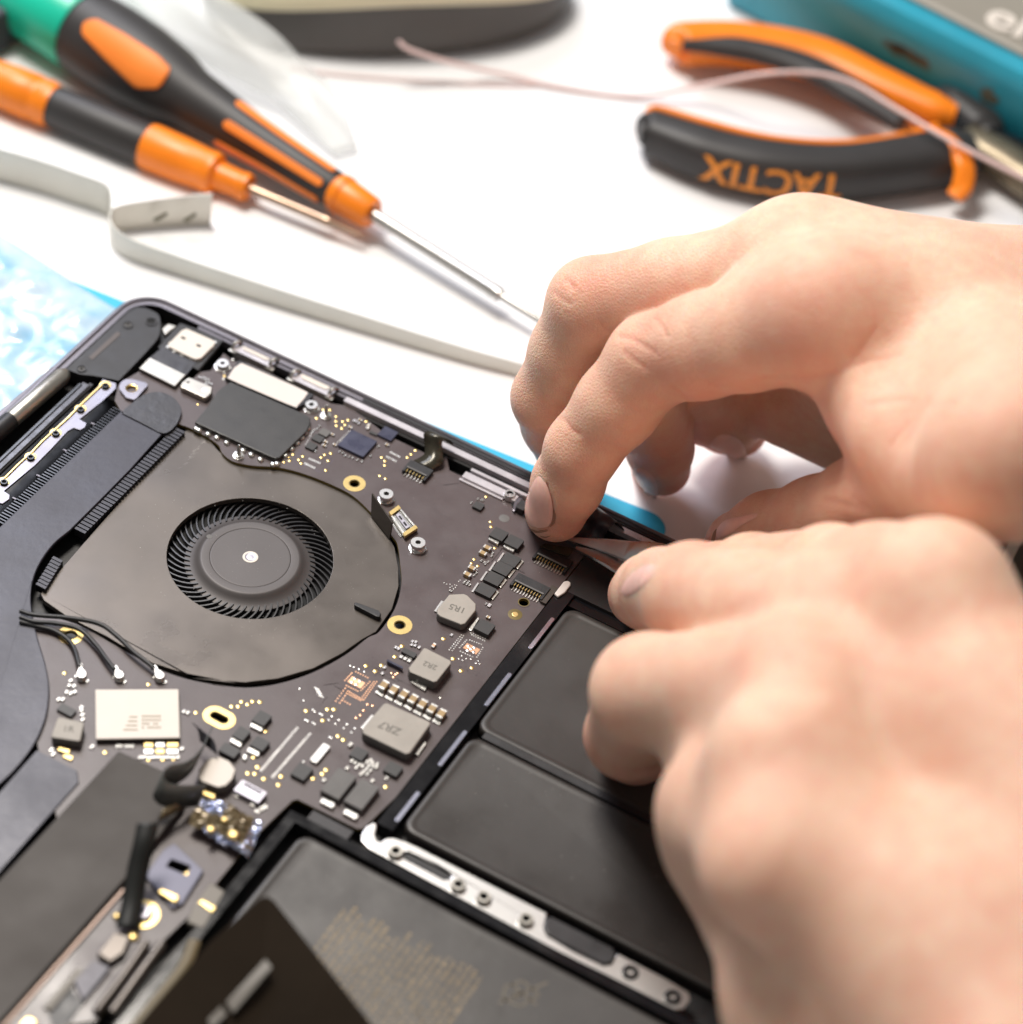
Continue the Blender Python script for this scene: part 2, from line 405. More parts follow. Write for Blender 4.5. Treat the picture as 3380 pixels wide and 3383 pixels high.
def padrow(fr, a, b, n, w=.16, l=.5, along='v', m='solder'):
    a, b = lp(*fr(*a), ZB), lp(*fr(*b), ZB); k = MB()
    for i in range(n):
        t = i/(n-1); u, v = a[0]+(b[0]-a[0])*t, a[1]+(b[1]-a[1])*t
        x, y = (w, l) if along == 'v' else (l, w)
        k.box(u-x/2, u+x/2, v-y/2, v+y/2, ZB, ZB+.05)
    return k.build('pad_row', m, BD, local=True)
def standoff(fr, x, y, ro, ri, h, base=1.25):
    c = lp(*fr(x, y), ZB+h); k = MB()
    k.lathe(c, [(ro*base, ZB), (ro*base, ZB+.25), (ro*.86, ZB+.32), (ro*.86, ZB+h*.55), (ro, ZB+h*.6), (ro, ZB+h-.12), (ro-.12, ZB+h), (ri, ZB+h)], 28, 0, True, False)
    k.lathe(c, [(ri, ZB+h), (ri*.95, ZB+h-.3), (ri*.8, ZB+h-.9)], 28, 1, False, True)
    # solder feet
    for a in (20, 140, 260):
        x_, y_ = c[0]+ro*base*math.cos(math.radians(a)), c[1]+ro*base*math.sin(math.radians(a))
        k.lathe((x_, y_), [(.5, ZB), (.42, ZB+.25), (.15, ZB+.4)], 8, 0)
    k.build('standoff', ['steel_white', 'inductor_side'], BD, smooth=35, local=True)
def inductor(fr, top, h, mark=None, size=2.4, ang=0.0, r=.7, m='inductor_grey'):
    k = MB(); pl = LP(fr, top, ZB+h)
    k.prism(pl, ZB+.15, ZB+h, (), 0, 1)
    o = k.build('inductor', [m, 'inductor_side'], BD, bevel=.35, seg=3, local=True, smooth=60)
    if mark:
        me = text_mesh(mark, size*S, 0.00001); me.materials.append(MATS['print_grey'])
        c = (sum(p[0] for p in pl)/len(pl), sum(p[1] for p in pl)/len(pl))
        t = bpy.data.objects.new('lettering', me); scene.collection.objects.link(t)
        t.location = l2w(c[0], c[1], ZB+h+.012)*S; t.rotation_euler = (0, 0, YAW+math.radians(ang)); setparent(t, BD)
    return o

# big shield over the storage chips, its solder fence and the pale thermal label
sh = LP(z5, [(212, 895), (300, 790), (385, 660), (480, 592), (1040, 835), (1080, 865), (1078, 910), (1050, 965), (850, 1160), (820, 1168), (770, 1150)], ZB+1.5)
k = MB(); k.prism(sh, ZB+.45, ZB+1.5); k.build('shield', 'shield_black', BD, bevel=.3, seg=3, local=True)
k = MB(); sh2 = [((p[0]-sum(q[0] for q in sh)/len(sh))*.97+sum(q[0] for q in sh)/len(sh), (p[1]-sum(q[1] for q in sh)/len(sh))*.97+sum(q[1] for q in sh)/len(sh)) for p in sh]
k.prism(sh2, ZB, ZB+.5); k.build('shield_fence', 'solder', BD, local=True)
for p in [(225, 945), (245, 955), (312, 985), (378, 1012), (452, 1050), (575, 1108), (635, 1140), (705, 1175), (800, 1212), (830, 1208), (893, 1145), (938, 1095), (980, 1050), (1014, 1010), (1040, 975), (1060, 940)]:
    c = lp(*z5(*p), ZB+.3); k = MB(); k.lathe(c, [(.95, ZB), (.9, ZB+.5), (.55, ZB+.8)], 12); k.build('solder_blob', 'solder', BD, smooth=60, local=True)
tb = [(545, 430), (1105, 690), (1070, 730), (970, 795), (440, 560)]
lprism('label_backing', 'black_foil', z5, tb, ZB+.3, ZB+1.55, BD)
wl = lsmooth(LP(z5, [(560, 452), (800, 555), (1035, 660), (1052, 690), (985, 770), (955, 778), (720, 680), (480, 575), (468, 550), (530, 460)], ZB+1.75), 3, True)
k = MB(); k.prism(wl, ZB+1.56, ZB+1.75); k.build('thermal_label', 'pad_white', BD, local=True, bevel=.06)
standoff(z5, 421, 452, 1.85, .72, 1.5); standoff(z5, 1088, 762, 1.85, .72, 1.5)
standoff(z5, 1650, 1432, 2.05, .75, 2.4, 1.05); standoff(z5, 1888, 1797, 2.1, .75, 2.4, 1.15)
def pin(fr, x, y):
    c = lp(*fr(x, y), ZB); k = MB()
    k.lathe(c, [(1.6, ZB), (1.6, ZB+.3), (1.3, ZB+.35), (1.3, ZB+.9), (.55, ZB+1.0), (.55, ZB+3.2), (.5, ZB+3.3), (.5, ZB+3.9), (.15, ZB+4.4)], 16)
    k.build('spring_pin', 'solder', BD, smooth=35, local=True)
pin(z5, 540, 1152); pin(z5, 1196, 852)
# silver can with a hole, left of the shield
k = MB(); k.prism(LP(z4, [(1352, 855), (1368, 820), (1412, 785), (1592, 862), (1585, 905), (1550, 938), (1535, 940)], ZB+1.9), ZB, ZB+1.9, (), 0, 1)
k.build('module_can', ['module_silver', 'module_silver'], BD, bevel=.25, seg=3, local=True)
for x, y, r, m in ((1412, 822, .42, 'void_black'), (1535, 878, .75, 'solder')):
    c = lp(*z4(x, y), ZB+1.92); k = MB(); k.lathe(c, [(r, ZB+1.88), (r, ZB+1.93), (r*.85, ZB+1.95)], 16); k.build('can_mark', m, BD, local=True)
for x, y in ((1500, 785), (1530, 800), (1555, 820), (1580, 832), (1530, 785), (1560, 800), (1545, 835)): cap(z4, x, y, .8, .5, .4, 'chip_black')
# blue chip and its neighbours
chip(z5, (1285, 1066), (1580, 1040), .95, 'chip_blue'); chip(z5, (1583, 988), (1740, 972), .8, 'chip_blue')
chip(z5, (1520, 972), (1585, 982), .5, 'chip_black')
chip(z5, (1137, 977), (1237, 967), .6, 'inductor_side'); chip(z5, (1085, 1018), (1187, 1012), .6); chip(z5, (1038, 1078), (1137, 1068), .7)
for x, y in ((1245, 985), (1195, 1040), (1185, 1068), (1262, 1062), (1380, 930), (1455, 875), (1655, 1062)): cap(z5, x, y, 1.1, .65, .55)
for x, y in ((1515, 918), (1510, 935)): cap(z5, x, y, 1.1, .75, .6, 'label_cream', 'v')
for x, y in ((1445, 900), (1408, 882), (1425, 888)): cap(z5, x, y, .9, .5, .5, 'lilac_metal', 'v')
for x, y in ((1530, 1148), (1590, 1075), (1300, 1112), (1322, 1125), (1340, 1145), (1372, 1152), (1395, 1162), (1432, 1178), (1466, 1188), (1148, 925), (1130, 945), (1100, 960), (1090, 975), (1120, 1112)): cap(z5, x, y, .7, .42, .35, 'chip_black', 'v')
padrow(z5, (1280, 1050), (1375, 962), 10, .3, .3); padrow(z5, (1300, 1045), (1380, 972), 8, .25, .25)
for a, b in (((1682, 1122), (1748, 1158)), ((1652, 1155), (1722, 1190)), ((1072, 1170), (1150, 1204)), ((1038, 1205), (1110, 1240))): padrow(z5, a, b, 7, .3, .75)
padrow(z5, (1045, 1062), (1090, 985), 6, .28, .28); padrow(z5, (1075, 1000), (1110, 950), 5, .28, .28)
for x, y in ((1275, 853), (1275, 888), (1365, 880), (1325, 890), (1278, 922), (1318, 942), (1128, 865), (1180, 803), (1228, 803), (1500, 890), (950, 1137), (1190, 1140), (1235, 1130), (995, 1177), (1025, 1153), (1012, 1205), (1163, 1160), (918, 1157), (925, 1185), (882, 1195), (1197, 1257), (1617, 1160), (1642, 1187), (1640, 1220), (1603, 1298), (1645, 1320), (1838, 1137), (1810, 1160), (1870, 1107), (1342, 915), (1215, 1185)): pad(z5, x, y)
pad(z5, 437, 550, .42); pad(z5, 237, 762, .42)
for x, y in ((435, 520), (450, 575), (470, 585), (430, 572), (500, 425)): pad(z5, x, y, .4, 'solder')
# copper traces that show through the lacquer
tr = MB()
for pts in ([(985, 1100), (1010, 1110), (960, 1160), (955, 1200), (975, 1225), (1035, 1240)], [(1005, 1100), (1000, 1130), (975, 1165), (970, 1195), (990, 1212), (1050, 1225)],
            [(1110, 1250), (1140, 1265), (1175, 1255), (1245, 1170)], [(1120, 1262), (1150, 1275), (1185, 1262), (1255, 1175)], [(1100, 1240), (1125, 1248), (1160, 1240), (1230, 1160)],
            [(1010, 1080), (1020, 1105), (995, 1140)], [(1250, 1140), (1290, 1120), (1290, 1090)]):
    q = LP(z5, pts, ZB)
    for a, b in zip(q, q[1:]):
        d = Vector((b[0]-a[0], b[1]-a[1])); n = Vector((-d.y, d.x)).normalized()*.05
        tr.add([(a[0]+n.x, a[1]+n.y, ZB+.012), (a[0]-n.x, a[1]-n.y, ZB+.012), (b[0]-n.x, b[1]-n.y, ZB+.012), (b[0]+n.x, b[1]+n.y, ZB+.012)], [(0, 1, 2, 3)])
M('trace', (0.13, 0.11, 0.15), .3, .3)
tr.build('trace', 'trace', BD, local=True)

# raised screen connector: stiffener flap and socket
k = MB(); a = [lp(*z5(1540, 1582), ZB+.2), lp(*z5(1678, 1755), ZB+.2)]; t = [lp(*z5(1545, 1430), ZB+5.2), lp(*z5(1697, 1650), ZB+5.2)]
k.add([(a[0][0], a[0][1], ZB-.6), (a[1][0], a[1][1], ZB-.6), (t[1][0], t[1][1], ZB+5.2), (t[0][0], t[0][1], ZB+5.2)], [(0, 1, 2, 3)])
fl = k.build('connector_flap', ['fan_cover'], BD, local=True)
sd = fl.modifiers.new('thick', 'SOLIDIFY'); sd.thickness = .45*S; sd.offset = 0
sq = LP(z5, [(1740, 1520), (1885, 1690), (1790, 1752), (1670, 1572)], ZB+1.6)
def lerp(a, b, t): return (a[0]+(b[0]-a[0])*t, a[1]+(b[1]-a[1])*t)
def quadpt(s, t): return lerp(lerp(sq[3], sq[0], s), lerp(sq[2], sq[1], s), t)   # t along the long side
k = MB(); k.prism(sq, ZB, ZB+.7, mi=0)
for s0, s1, t0, t1, mi, z in ((0, 1, 0, .13, 1, 1.7), (0, 1, .87, 1, 1, 1.7), (0, .12, .13, .87, 4, 1.45), (.88, 1, .13, .87, 4, 1.45), (.36, .66, .2, .8, 2, 1.5), (.44, .58, .3, .46, 3, 1.52), (.44, .58, .56, .72, 3, 1.52)):
    k.prism([quadpt(s0, t0), quadpt(s1, t0), quadpt(s1, t1), quadpt(s0, t1)], ZB+.65, ZB+z, mi=mi)
for i in range(15):
    t = .17+.66*i/14
    for s0, s1 in ((.15, .34), (.68, .86), (-.16, -.02)):
        k.prism([quadpt(s0, t-.012), quadpt(s1, t-.012), quadpt(s1, t+.012), quadpt(s0, t+.012)], ZB+.1, ZB+(1.1 if s0 > 0 else .3), mi=4)
k.build('screen_connector', ['chip_black', 'gold', 'lilac_metal', 'void_black', 'solder'], BD, local=True)
# flat-cable connectors with a row of pins
def fpc(fr, L, R, h, n, latch='black_plastic'):
    p, q = lp(*fr(*L), ZB+h), lp(*fr(*R), ZB+h)
    u0, u1, v0, v1 = min(p[0], q[0]), max(p[0], q[0]), min(p[1], q[1]), max(p[1], q[1])
    k = MB(); d = v1-v0
    k.box(u0, u1, v0+d*.38, v1, ZB, ZB+h, 0); k.box(u0, u0+.7, v0, v0+d*.4, ZB, ZB+h*.95, 0); k.box(u1-.7, u1, v0, v0+d*.4, ZB, ZB+h*.95, 0)
    k.box(u0+.7, u1-.7, v0+d*.2, v0+d*.39, ZB, ZB+h*.45, 0)
    k.box(u0+.5, u1-.5, v0+d*.34, v0+d*.44, ZB+h*.9, ZB+h+.12, 3)
    for i in range(n):
        u = u0+1.1+(u1-u0-2.2)*i/(n-1)
        k.box(u-.11, u+.11, v0+d*.1, v0+d*.36, ZB+h*.35, ZB+h*.75, 1); k.box(u-.14, u+.14, v0-d*.16, v0+d*.14, ZB, ZB+.28, 2)
    return k.build('cable_connector', [latch, 'gold', 'solder', 'inductor_side'], BD, bevel=.06, local=True)
fpc(z6, (405, 685), (640, 690), 1.3, 6); fpc(z6, (1383, 1338), (1692, 1372), 1.3, 10); fpc(z6, (1213, 1542), (1520, 1572), 1.3, 10)
# curled flex tail above the first connector
def ribbon(name, m, pts, wdir, w, parent=LT, th=.12, n=8):
    """pts world mm; wdir width direction in world"""
    q = smoothpath(pts, n); k = MB(); wd_ = Vector(wdir).normalized()*w/2
    vs = []; fs = []
    for i, p in enumerate(q):
        vs += [p-wd_, p+wd_]
        if i: fs.append((2*i-2, 2*i-1, 2*i+1, 2*i))
    k.add(vs, fs); o = k.build(name, m, parent, smooth=60)
    s_ = o.modifiers.new('thick', 'SOLIDIFY'); s_.thickness = th*S; s_.offset = 0
    return o
M('flex_brown', (0.045, 0.040, 0.028), 0.22, 0.3, var=.3, vscale=300)
ribbon('flex_tail', 'flex_brown', [P(*z6(560, 650), ZB+1), P(*z6(640, 600), ZB+1.8), P(*z6(640, 520), ZB+3.0), P(*z6(640, 440), ZB+5.2), P(*z6(700, 435), ZB+5.3), P(*z6(720, 470), ZB+3.2)], UX, 6.0)
chip(z6, (930, 958), (1027, 948), .9, 'chip_black')
for x, y in ((925, 930), (975, 903), (1000, 908), (1012, 915)): cap(z6, x, y, .7, .42, .3, 'chip_black', 'v')
pad(z6, 1172, 1050, 1.5, 'inductor_side', 'fiducial')
for x, y in ((1038, 888), (1070, 1076), (1075, 1113), (1103, 1273), (948, 1357), (928, 1387), (975, 1407)): pad(z6, x, y)
pad(z6, 1253, 1771, 2.0, 'pcb_edge', 'fiducial'); c = lp(*z6(1253, 1771), ZB)
k = MB(); k.lathe(c, [(.85, ZB+.05), (.85, ZB+.13), (.7, ZB+.15)], 16); k.build('fiducial', 'gold', BD, local=True)
# power parts
chip(z6, (1058, 1175), (1206, 1158), 1.6); chip(z6, (1168, 1230), (1322, 1216), 1.6)
endcap(z6, [(1050, 1205), (1068, 1180), (1140, 1215), (1125, 1245)], .9); endcap(z6, [(1162, 1260), (1180, 1238), (1258, 1272), (1240, 1302)], .9)
for L, R in (((1140, 1367), (1302, 1352)), ((1078, 1432), (1240, 1417)), ((1014, 1507), (1176, 1492)), ((950, 1592), (1116, 1582))):
    chip(z6, L, R, 1.1)
    x0, y0 = L; endcap(z6, [(x0-25, y0+5), (x0+22, y0-62), (x0+34, y0-58), (x0-10, y0+10)], .4, 'steel_white')
    x1, y1 = R; endcap(z6, [(x1-48, y1+62), (x1+2, y1+8), (x1+18, y1+20), (x1-28, y1+78)], .4, 'module_silver')
for x, y in ((1045, 1265), (1012, 1305), (930, 1417), (896, 1465)): cap(z6, x, y, 2.1, 1.25, 1.1, 'ceramic_tan', 'u', .2)
for x, y in ((1085, 1310), (1078, 1330), (1000, 1365), (1022, 1378), (1050, 1375), (1030, 1390), (962, 1458), (945, 1475), (870, 1530), (892, 1540), (912, 1548), (880, 1518), (905, 1525), (962, 1440)): cap(z6, x, y, .75, .45, .4, 'inductor_side', 'v')
for x, y in ((720, 1535), (740, 1545), (765, 1545), (780, 1560), (765, 1570), (800, 1550), (815, 1555), (805, 1570), (790, 1580), (830, 1525), (840, 1515)): pad(z6, x, y, .22, 'solder')
cap(z6, 770, 1592, .8, .6, .35, 'inductor_side'); cap(z6, 1060, 1700, 1.1, .8, .5, 'lilac_metal', 'v'); cap(z6, 1035, 1690, .7, .4, .4, 'inductor_side', 'v'); cap(z6, 1052, 1788, 1.1, .8, .7, 'ceramic_tan', 'u')
inductor(z6, [(668, 1728), (758, 1618), (860, 1612), (905, 1632), (962, 1690), (960, 1740), (880, 1840), (848, 1848), (690, 1785), (668, 1765)], 2.6, '1R5', 2.9, 190)
endcap(z6, [(645, 1745), (700, 1665), (720, 1672), (665, 1750)], .5, 'steel_white'); endcap(z6, [(905, 1880), (975, 1790), (985, 1800), (925, 1895)], .5)
chip(z6, (943, 1872), (1107, 1852), 1.5)
# bare copper footprint
lbox('copper_pad', 'copper', c4(467, 692), c4(582, 702), ZB, ZB+.06, BD, 0)
for x, y in ((505, 680), (545, 690), (500, 710), (540, 720), (522, 698)): pad(c4, x, y, .5, 'steel_white')
for a, b, n in (((445, 690), (490, 640), 6), ((512, 640), (590, 668), 6), ((600, 690), (560, 755), 6), ((450, 715), (530, 752), 6), ((455, 605), (375, 705), 9), ((470, 612), (395, 710), 9), ((520, 592), (615, 630), 7), ((525, 605), (612, 645), 7)):
    padrow(c4, a, b, n, .34, .34)
for x, y in ((338, 630), (403, 763), (455, 845), (527, 826), (58, 678), (12, 750)): pad(c4, x, y, .55)
for x, y in ((440, 765), (465, 775), (460, 745), (555, 795), (580, 800), (570, 780), (490, 765), (520, 768)): pad(c4, x, y, .28, 'solder')
cap(c4, 390, 603, .8, .6, .4, 'lilac_metal', 'v')
cap(z8, 1665, 525, 1.5, .8, .7, 'copper', 'v')
inductor(z8, [(1592, 545), (1612, 550), (1790, 640), (1795, 662), (1690, 795), (1665, 802), (1485, 725), (1475, 700)], 3.2, '2R2', 2.4, 185)
endcap(z8, [(1490, 800), (1510, 780), (1615, 835), (1600, 868)], .7); endcap(z8, [(1510, 765), (1530, 745), (1560, 770), (1545, 790)], 1.4)
chip(z8, (1420, 572), (1540, 590), 1.0)
for x, y in ((1420, 610), (1450, 625), (1480, 640), (1470, 600), (1495, 615)): cap(z8, x, y, .9, .8, .5, 'solder', 'v')
chip(z8, (1310, 642), (1437, 690), 1.3, 'chip_blue', bev=.3)
for x, y in ((1295, 690), (1280, 735), (1505, 495), (1530, 500), (1500, 520), (1525, 525), (1555, 540), (1380, 540), (1400, 550)): cap(z8, x, y, .8, .6, .5, 'lilac_metal', 'v')
for x, y in ((1290, 820), (1365, 855), (1440, 890), (1510, 925), (1580, 962), (1652, 998), (1722, 1035)): cap(z8, x, y, 3.0, 1.75, 1.7, 'ceramic_tan', 'v', .2)
for x, y in ((1255, 885), (1325, 920), (1395, 955), (1468, 990), (1540, 1028), (1610, 1063), (1682, 1098)): endcap(z8, [(x-32, y-5), (x-20, y-22), (x+38, y+8), (x+24, y+28)], .35, 'solder')
inductor(z8, [(1130, 1155), (1145, 1130), (1285, 965), (1310, 955), (1630, 1095), (1642, 1120), (1490, 1335), (1455, 1345), (1145, 1195), (1130, 1175)], 3.0, 'ZR7', 3.4, 185)
endcap(z8, [(1120, 1140), (1200, 1045), (1222, 1055), (1140, 1165)], 1.0, 'steel_white'); endcap(z8, [(1520, 1335), (1595, 1245), (1610, 1260), (1545, 1350)], .8)
lbox('copper_pad', 'copper', z8(1017, 800), z8(1152, 808), ZB, ZB+.06, BD, 0)
for x, y in ((1075, 778), (1112, 795), (1052, 803), (1085, 822)): pad(z8, x, y, .45, 'steel_white')
for a, b, n in (((1000, 790), (1050, 735), 6), ((1080, 725), (1170, 770), 6), ((1185, 800), (1120, 865), 6), ((1010, 830), (1095, 870), 6), ((1235, 800), (1140, 935), 10), ((1215, 800), (1130, 915), 9), ((1020, 870), (1130, 935), 9), ((1010, 885), (1115, 940), 8), ((930, 945), (1000, 850), 6), ((960, 960), (1010, 890), 5), ((980, 940), (1035, 970), 4)):
    padrow(z8, a, b, n, .36, .36, 'v', 'copper')
padrow(z8, (785, 850), (820, 910), 5, 1.5, .28, 'v')
for x, y in ((1208, 980), (1115, 1050), (1170, 970), (1085, 1072), (1140, 1015), (1350, 735), (1380, 745), (1365, 765), (1395, 735)): pad(z8, x, y, .4, 'copper')
for x, y in ((1428, 532), (1375, 612), (1275, 677), (1228, 720), (1158, 680), (1740, 477), (1812, 627), (1872, 717), (870, 1007), (918, 1007), (710, 1018), (835, 1090), (950, 1207), (990, 1235), (860, 1460), (833, 1490), (762, 1525), (522, 1510), (502, 1573), (393, 1528), (325, 1490), (273, 1487), (345, 1440), (405, 1170), (315, 1365), (150, 985), (200, 985), (225, 950), (270, 970), (308, 948), (362, 952), (1308, 1588)): pad(z8, x, y, .62)
for x, y in ((660, 852), (690, 942), (930, 1115), (993, 1147), (1050, 1180), (903, 1060), (955, 1087), (1015, 1120), (1075, 1150), (880, 1087), (760, 1010), (775, 1025), (815, 1040), (830, 1050), (705, 1085), (720, 1095), (760, 1105), (775, 1118), (1715, 920), (885, 1215), (900, 1222), (690, 1400), (1040, 680), (1068, 690), (1105, 705), (1145, 725)): pad(z8, x, y, .36, 'solder')
padrow(z8, (642, 1145), (370, 1465), 26, .7, .26, 'v'); padrow(z8, (737, 1190), (455, 1515), 26, .7, .26, 'v')
chip(z8, (745, 1372), (888, 1285), 1.0, 'steel_white'); endcap(z8, [(735, 1385), (750, 1360), (800, 1385), (785, 1412)], .9)
chip(z8, (590, 1490), (762, 1452), 1.2); chip(z8, (1030, 1348), (1177, 1326), 1.0); chip(z8, (1283, 1462), (1437, 1442), 1.2)
cap(z8, 1040, 1268, 1.3, .8, .8, 'module_silver', 'v')
for x, y in ((1050, 1390), (1075, 1405), (1105, 1418), (1130, 1428), (1085, 1440), (1165, 1400), (1190, 1388), (1205, 1405), (1180, 1425), (1210, 1430), (1240, 1415), (1235, 1438), (1160, 1450), (1190, 1462), (1135, 1475), (1165, 1490), (1120, 1490), (1015, 1445), (1205, 1540), (1310, 1520), (840, 1535)): cap(z8, x, y, .95, .6, .5, 'module_silver', 'v')
chip(z8, (815, 1612), (1087, 1512), 2.0, 'inductor_side'); chip(z8, (990, 1692), (1257, 1592), 2.0, 'inductor_side')
endcap(z8, [(812, 1700), (830, 1672), (925, 1715), (905, 1748)], 1.0); endcap(z8, [(985, 1785), (1005, 1752), (1100, 1800), (1080, 1832)], 1.0)
for L, R, e in (((298, 1087), (452, 1057), [(285, 1130), (300, 1105), (388, 1145), (370, 1172)]), ((150, 1202), (292, 1172), [(135, 1245), (150, 1215), (230, 1258), (215, 1288)]), ((285, 1272), (437, 1252), [(262, 1318), (278, 1290), (360, 1330), (345, 1358)]), ((50, 1312), (217, 1312), [(230, 1370), (245, 1340), (265, 1350), (250, 1385)])):
    chip(z8, L, R, 1.5); endcap(z8, e, .8)
k = MB(); p, q = lp(*z8(165, 1612), ZB+1.6), lp(*z8(412, 1632), ZB+1.6)
k.box(p[0], q[0], p[1], q[1], ZB, ZB+1.6, 0); k.box(p[0]+1, q[0]-1, q[1]-1.1, q[1]-.5, ZB+1.5, ZB+1.72, 1)
k.build('cable_connector', ['lilac_metal', 'void_black'], BD, bevel=.1, local=True)
for x, y in ((305, 1720), (340, 1770), (375, 1750), (400, 1735), (185, 1652)): cap(z8, x, y, 1.0, .7, .5, 'module_silver', 'u')
# radio module, aerial leads, parts around it
wm_ = LP(z7, [(715, 1198), (1340, 1195), (1350, 1560), (720, 1570)], ZB+1.7)
k = MB(); k.prism(wm_, ZB+1.2, ZB+1.7, mi=0); k.build('radio_module_lid', 'label_cream', BD, bevel=.2, local=True)
k = MB(); k.prism([((p[0]-sum(a[0] for a in wm_)/4)*.99+sum(a[0] for a in wm_)/4, (p[1]-sum(a[1] for a in wm_)/4)*.99+sum(a[1] for a in wm_)/4) for p in wm_], ZB, ZB+1.25); k.build('radio_module', 'chip_black', BD, local=True)
k = MB()
for r in range(4):
    for c_ in range(7):
        if random.random() < .85:
            x, y = 1065+c_*21, 1392+r*28; p = LP(z7, [(x, y), (x+14, y), (x+14, y+15), (x, y+15)], ZB+1.71); k.prism(p, ZB+1.7, ZB+1.712)
for r, (x0, x1) in enumerate(((970, 1030), (960, 1030), (945, 1030), (925, 1035))):
    p = LP(z7, [(x0, 1400+r*32), (x1, 1400+r*32), (x1, 1410+r*32), (x0, 1410+r*32)], ZB+1.71); k.prism(p, ZB+1.7, ZB+1.712)
k.build('printed_code', 'print_gold', BD, local=True)
for i, (path, end) in enumerate((([(150, 690, 1.5), (270, 722, 1.2), (400, 755, 1.2), (510, 825, 1.2), (560, 900, 1.4), (585, 985, 1.9), (597, 1030, 1.8)], (612, 1090)),
                    ([(150, 655, 2.0), (260, 690, 2.1), (430, 705, 2.0), (600, 750, 1.8), (720, 865, 1.6), (790, 960, 1.8), (845, 1030, 1.9), (860, 1050, 1.8)], (897, 1095)),
                    ([(150, 610, 2.2), (260, 640, 2.4), (500, 660, 2.4), (740, 705, 2.2), (880, 800, 2.0), (1000, 915, 2.0), (1130, 1015, 2.0), (1150, 1045, 1.8)], (1200, 1097)))):
    k = MB(); pts = [l2w(*lp(*z7(x, y), ZB+z), ZB+z) for x, y, z in path]; k.tube(smoothpath(pts, 6), .62, 10)
    k.build('aerial_lead', 'cable_black', BD, smooth=60)
    c0 = Vector((*lp(*z7(path[-1][0], path[-1][1]-25), ZB+1.7), ZB+1.7)); e0 = Vector((*lp(*z7(*end), ZB+1.6), ZB+1.6))
    k = MB(); d = (e0-c0); n_ = Vector((-d.y, d.x, 0)).normalized()
    sect = [(0, .75), (.3, .8), (.45, .62), (.62, .95), (.8, 1.35), (1.0, 1.45), (1.18, 1.2), (1.28, .5)]
    k.rings([[c0+d*t+n_*w+Vector((0, 0, -.35)), c0+d*t+n_*w*.8+Vector((0, 0, .3)), c0+d*t-n_*w*.8+Vector((0, 0, .3)), c0+d*t-n_*w+Vector((0, 0, -.35))] for t, w in sect])
    k.lathe((e0.x, e0.y), [(1.15, ZB), (1.15, ZB+.5), (.9, ZB+.6), (.9, ZB+1.3)], 14, 1)
    k.box(e0.x-1.9, e0.x-1.2, e0.y-.5, e0.y+.5, ZB, ZB+.35, 1); k.box(e0.x+1.2, e0.x+1.9, e0.y-.5, e0.y+.5, ZB, ZB+.35, 1)
    k.build('aerial_plug', ['steel_white', 'solder'], BD, bevel=.12, local=True, smooth=50)
inductor(z7, [(432, 1412), (445, 1405), (620, 1440), (632, 1455), (605, 1580), (590, 1588), (395, 1560), (385, 1545)], 2.8, '1R', 2.6, 30)
endcap(z7, [(430, 1650), (440, 1632), (525, 1650), (515, 1680)], .8, 'gold'); endcap(z7, [(470, 1700), (485, 1685), (550, 1700), (535, 1730)], .5, 'gold')
chip(z7, (425, 1345), (575, 1355), .9)
for x, y in ((610, 1330), (612, 1350), (618, 1385), (620, 1420), (440, 1270), (470, 1270), (530, 1130), (520, 1165), (555, 1170), (530, 1225), (500, 1215), (560, 1215), (1380, 1360), (1410, 1370), (385, 1650), (400, 1680), (1365, 1640), (690, 1625)): cap(z7, x, y, .9, .6, .5, 'module_silver', 'v')
for x, y in ((1115, 1160), (485, 1075), (1472, 1372), (790, 1670), (1115, 1725), (1225, 1725), (1305, 1720)): pad(z7, x, y, .6)
for r, y in enumerate((1612, 1662)):
    for c_, (x0, x1) in enumerate(((1080, 1150), (1168, 1235), (1252, 1338))):
        endcap(z7, [(x0, y-18), (x1, y-18), (x1, y+17), (x0, y+17)], .55, 'steel_white' if (r+c_) % 2 else 'gold')
for x in range(1050, 1340, 26): cap(z7, x, 1705, .8, .5, .5, 'module_silver', 'v')
for x in (880, 905, 945, 970, 995): cap(z7, x, 1622, .8, .55, .4, 'inductor_side', 'v')
inductor(b3, [(1150, 470), (1155, 420), (1200, 365), (1265, 348), (1335, 380), (1368, 425), (1350, 480), (1310, 520), (1270, 530), (1165, 490)], 3.2, None, m='label_cream')
endcap(b3, [(1135, 545), (1145, 525), (1250, 570), (1240, 595)], 1.0, 'gold')

FANc0 = lp(*ff(958, 745), ZB)
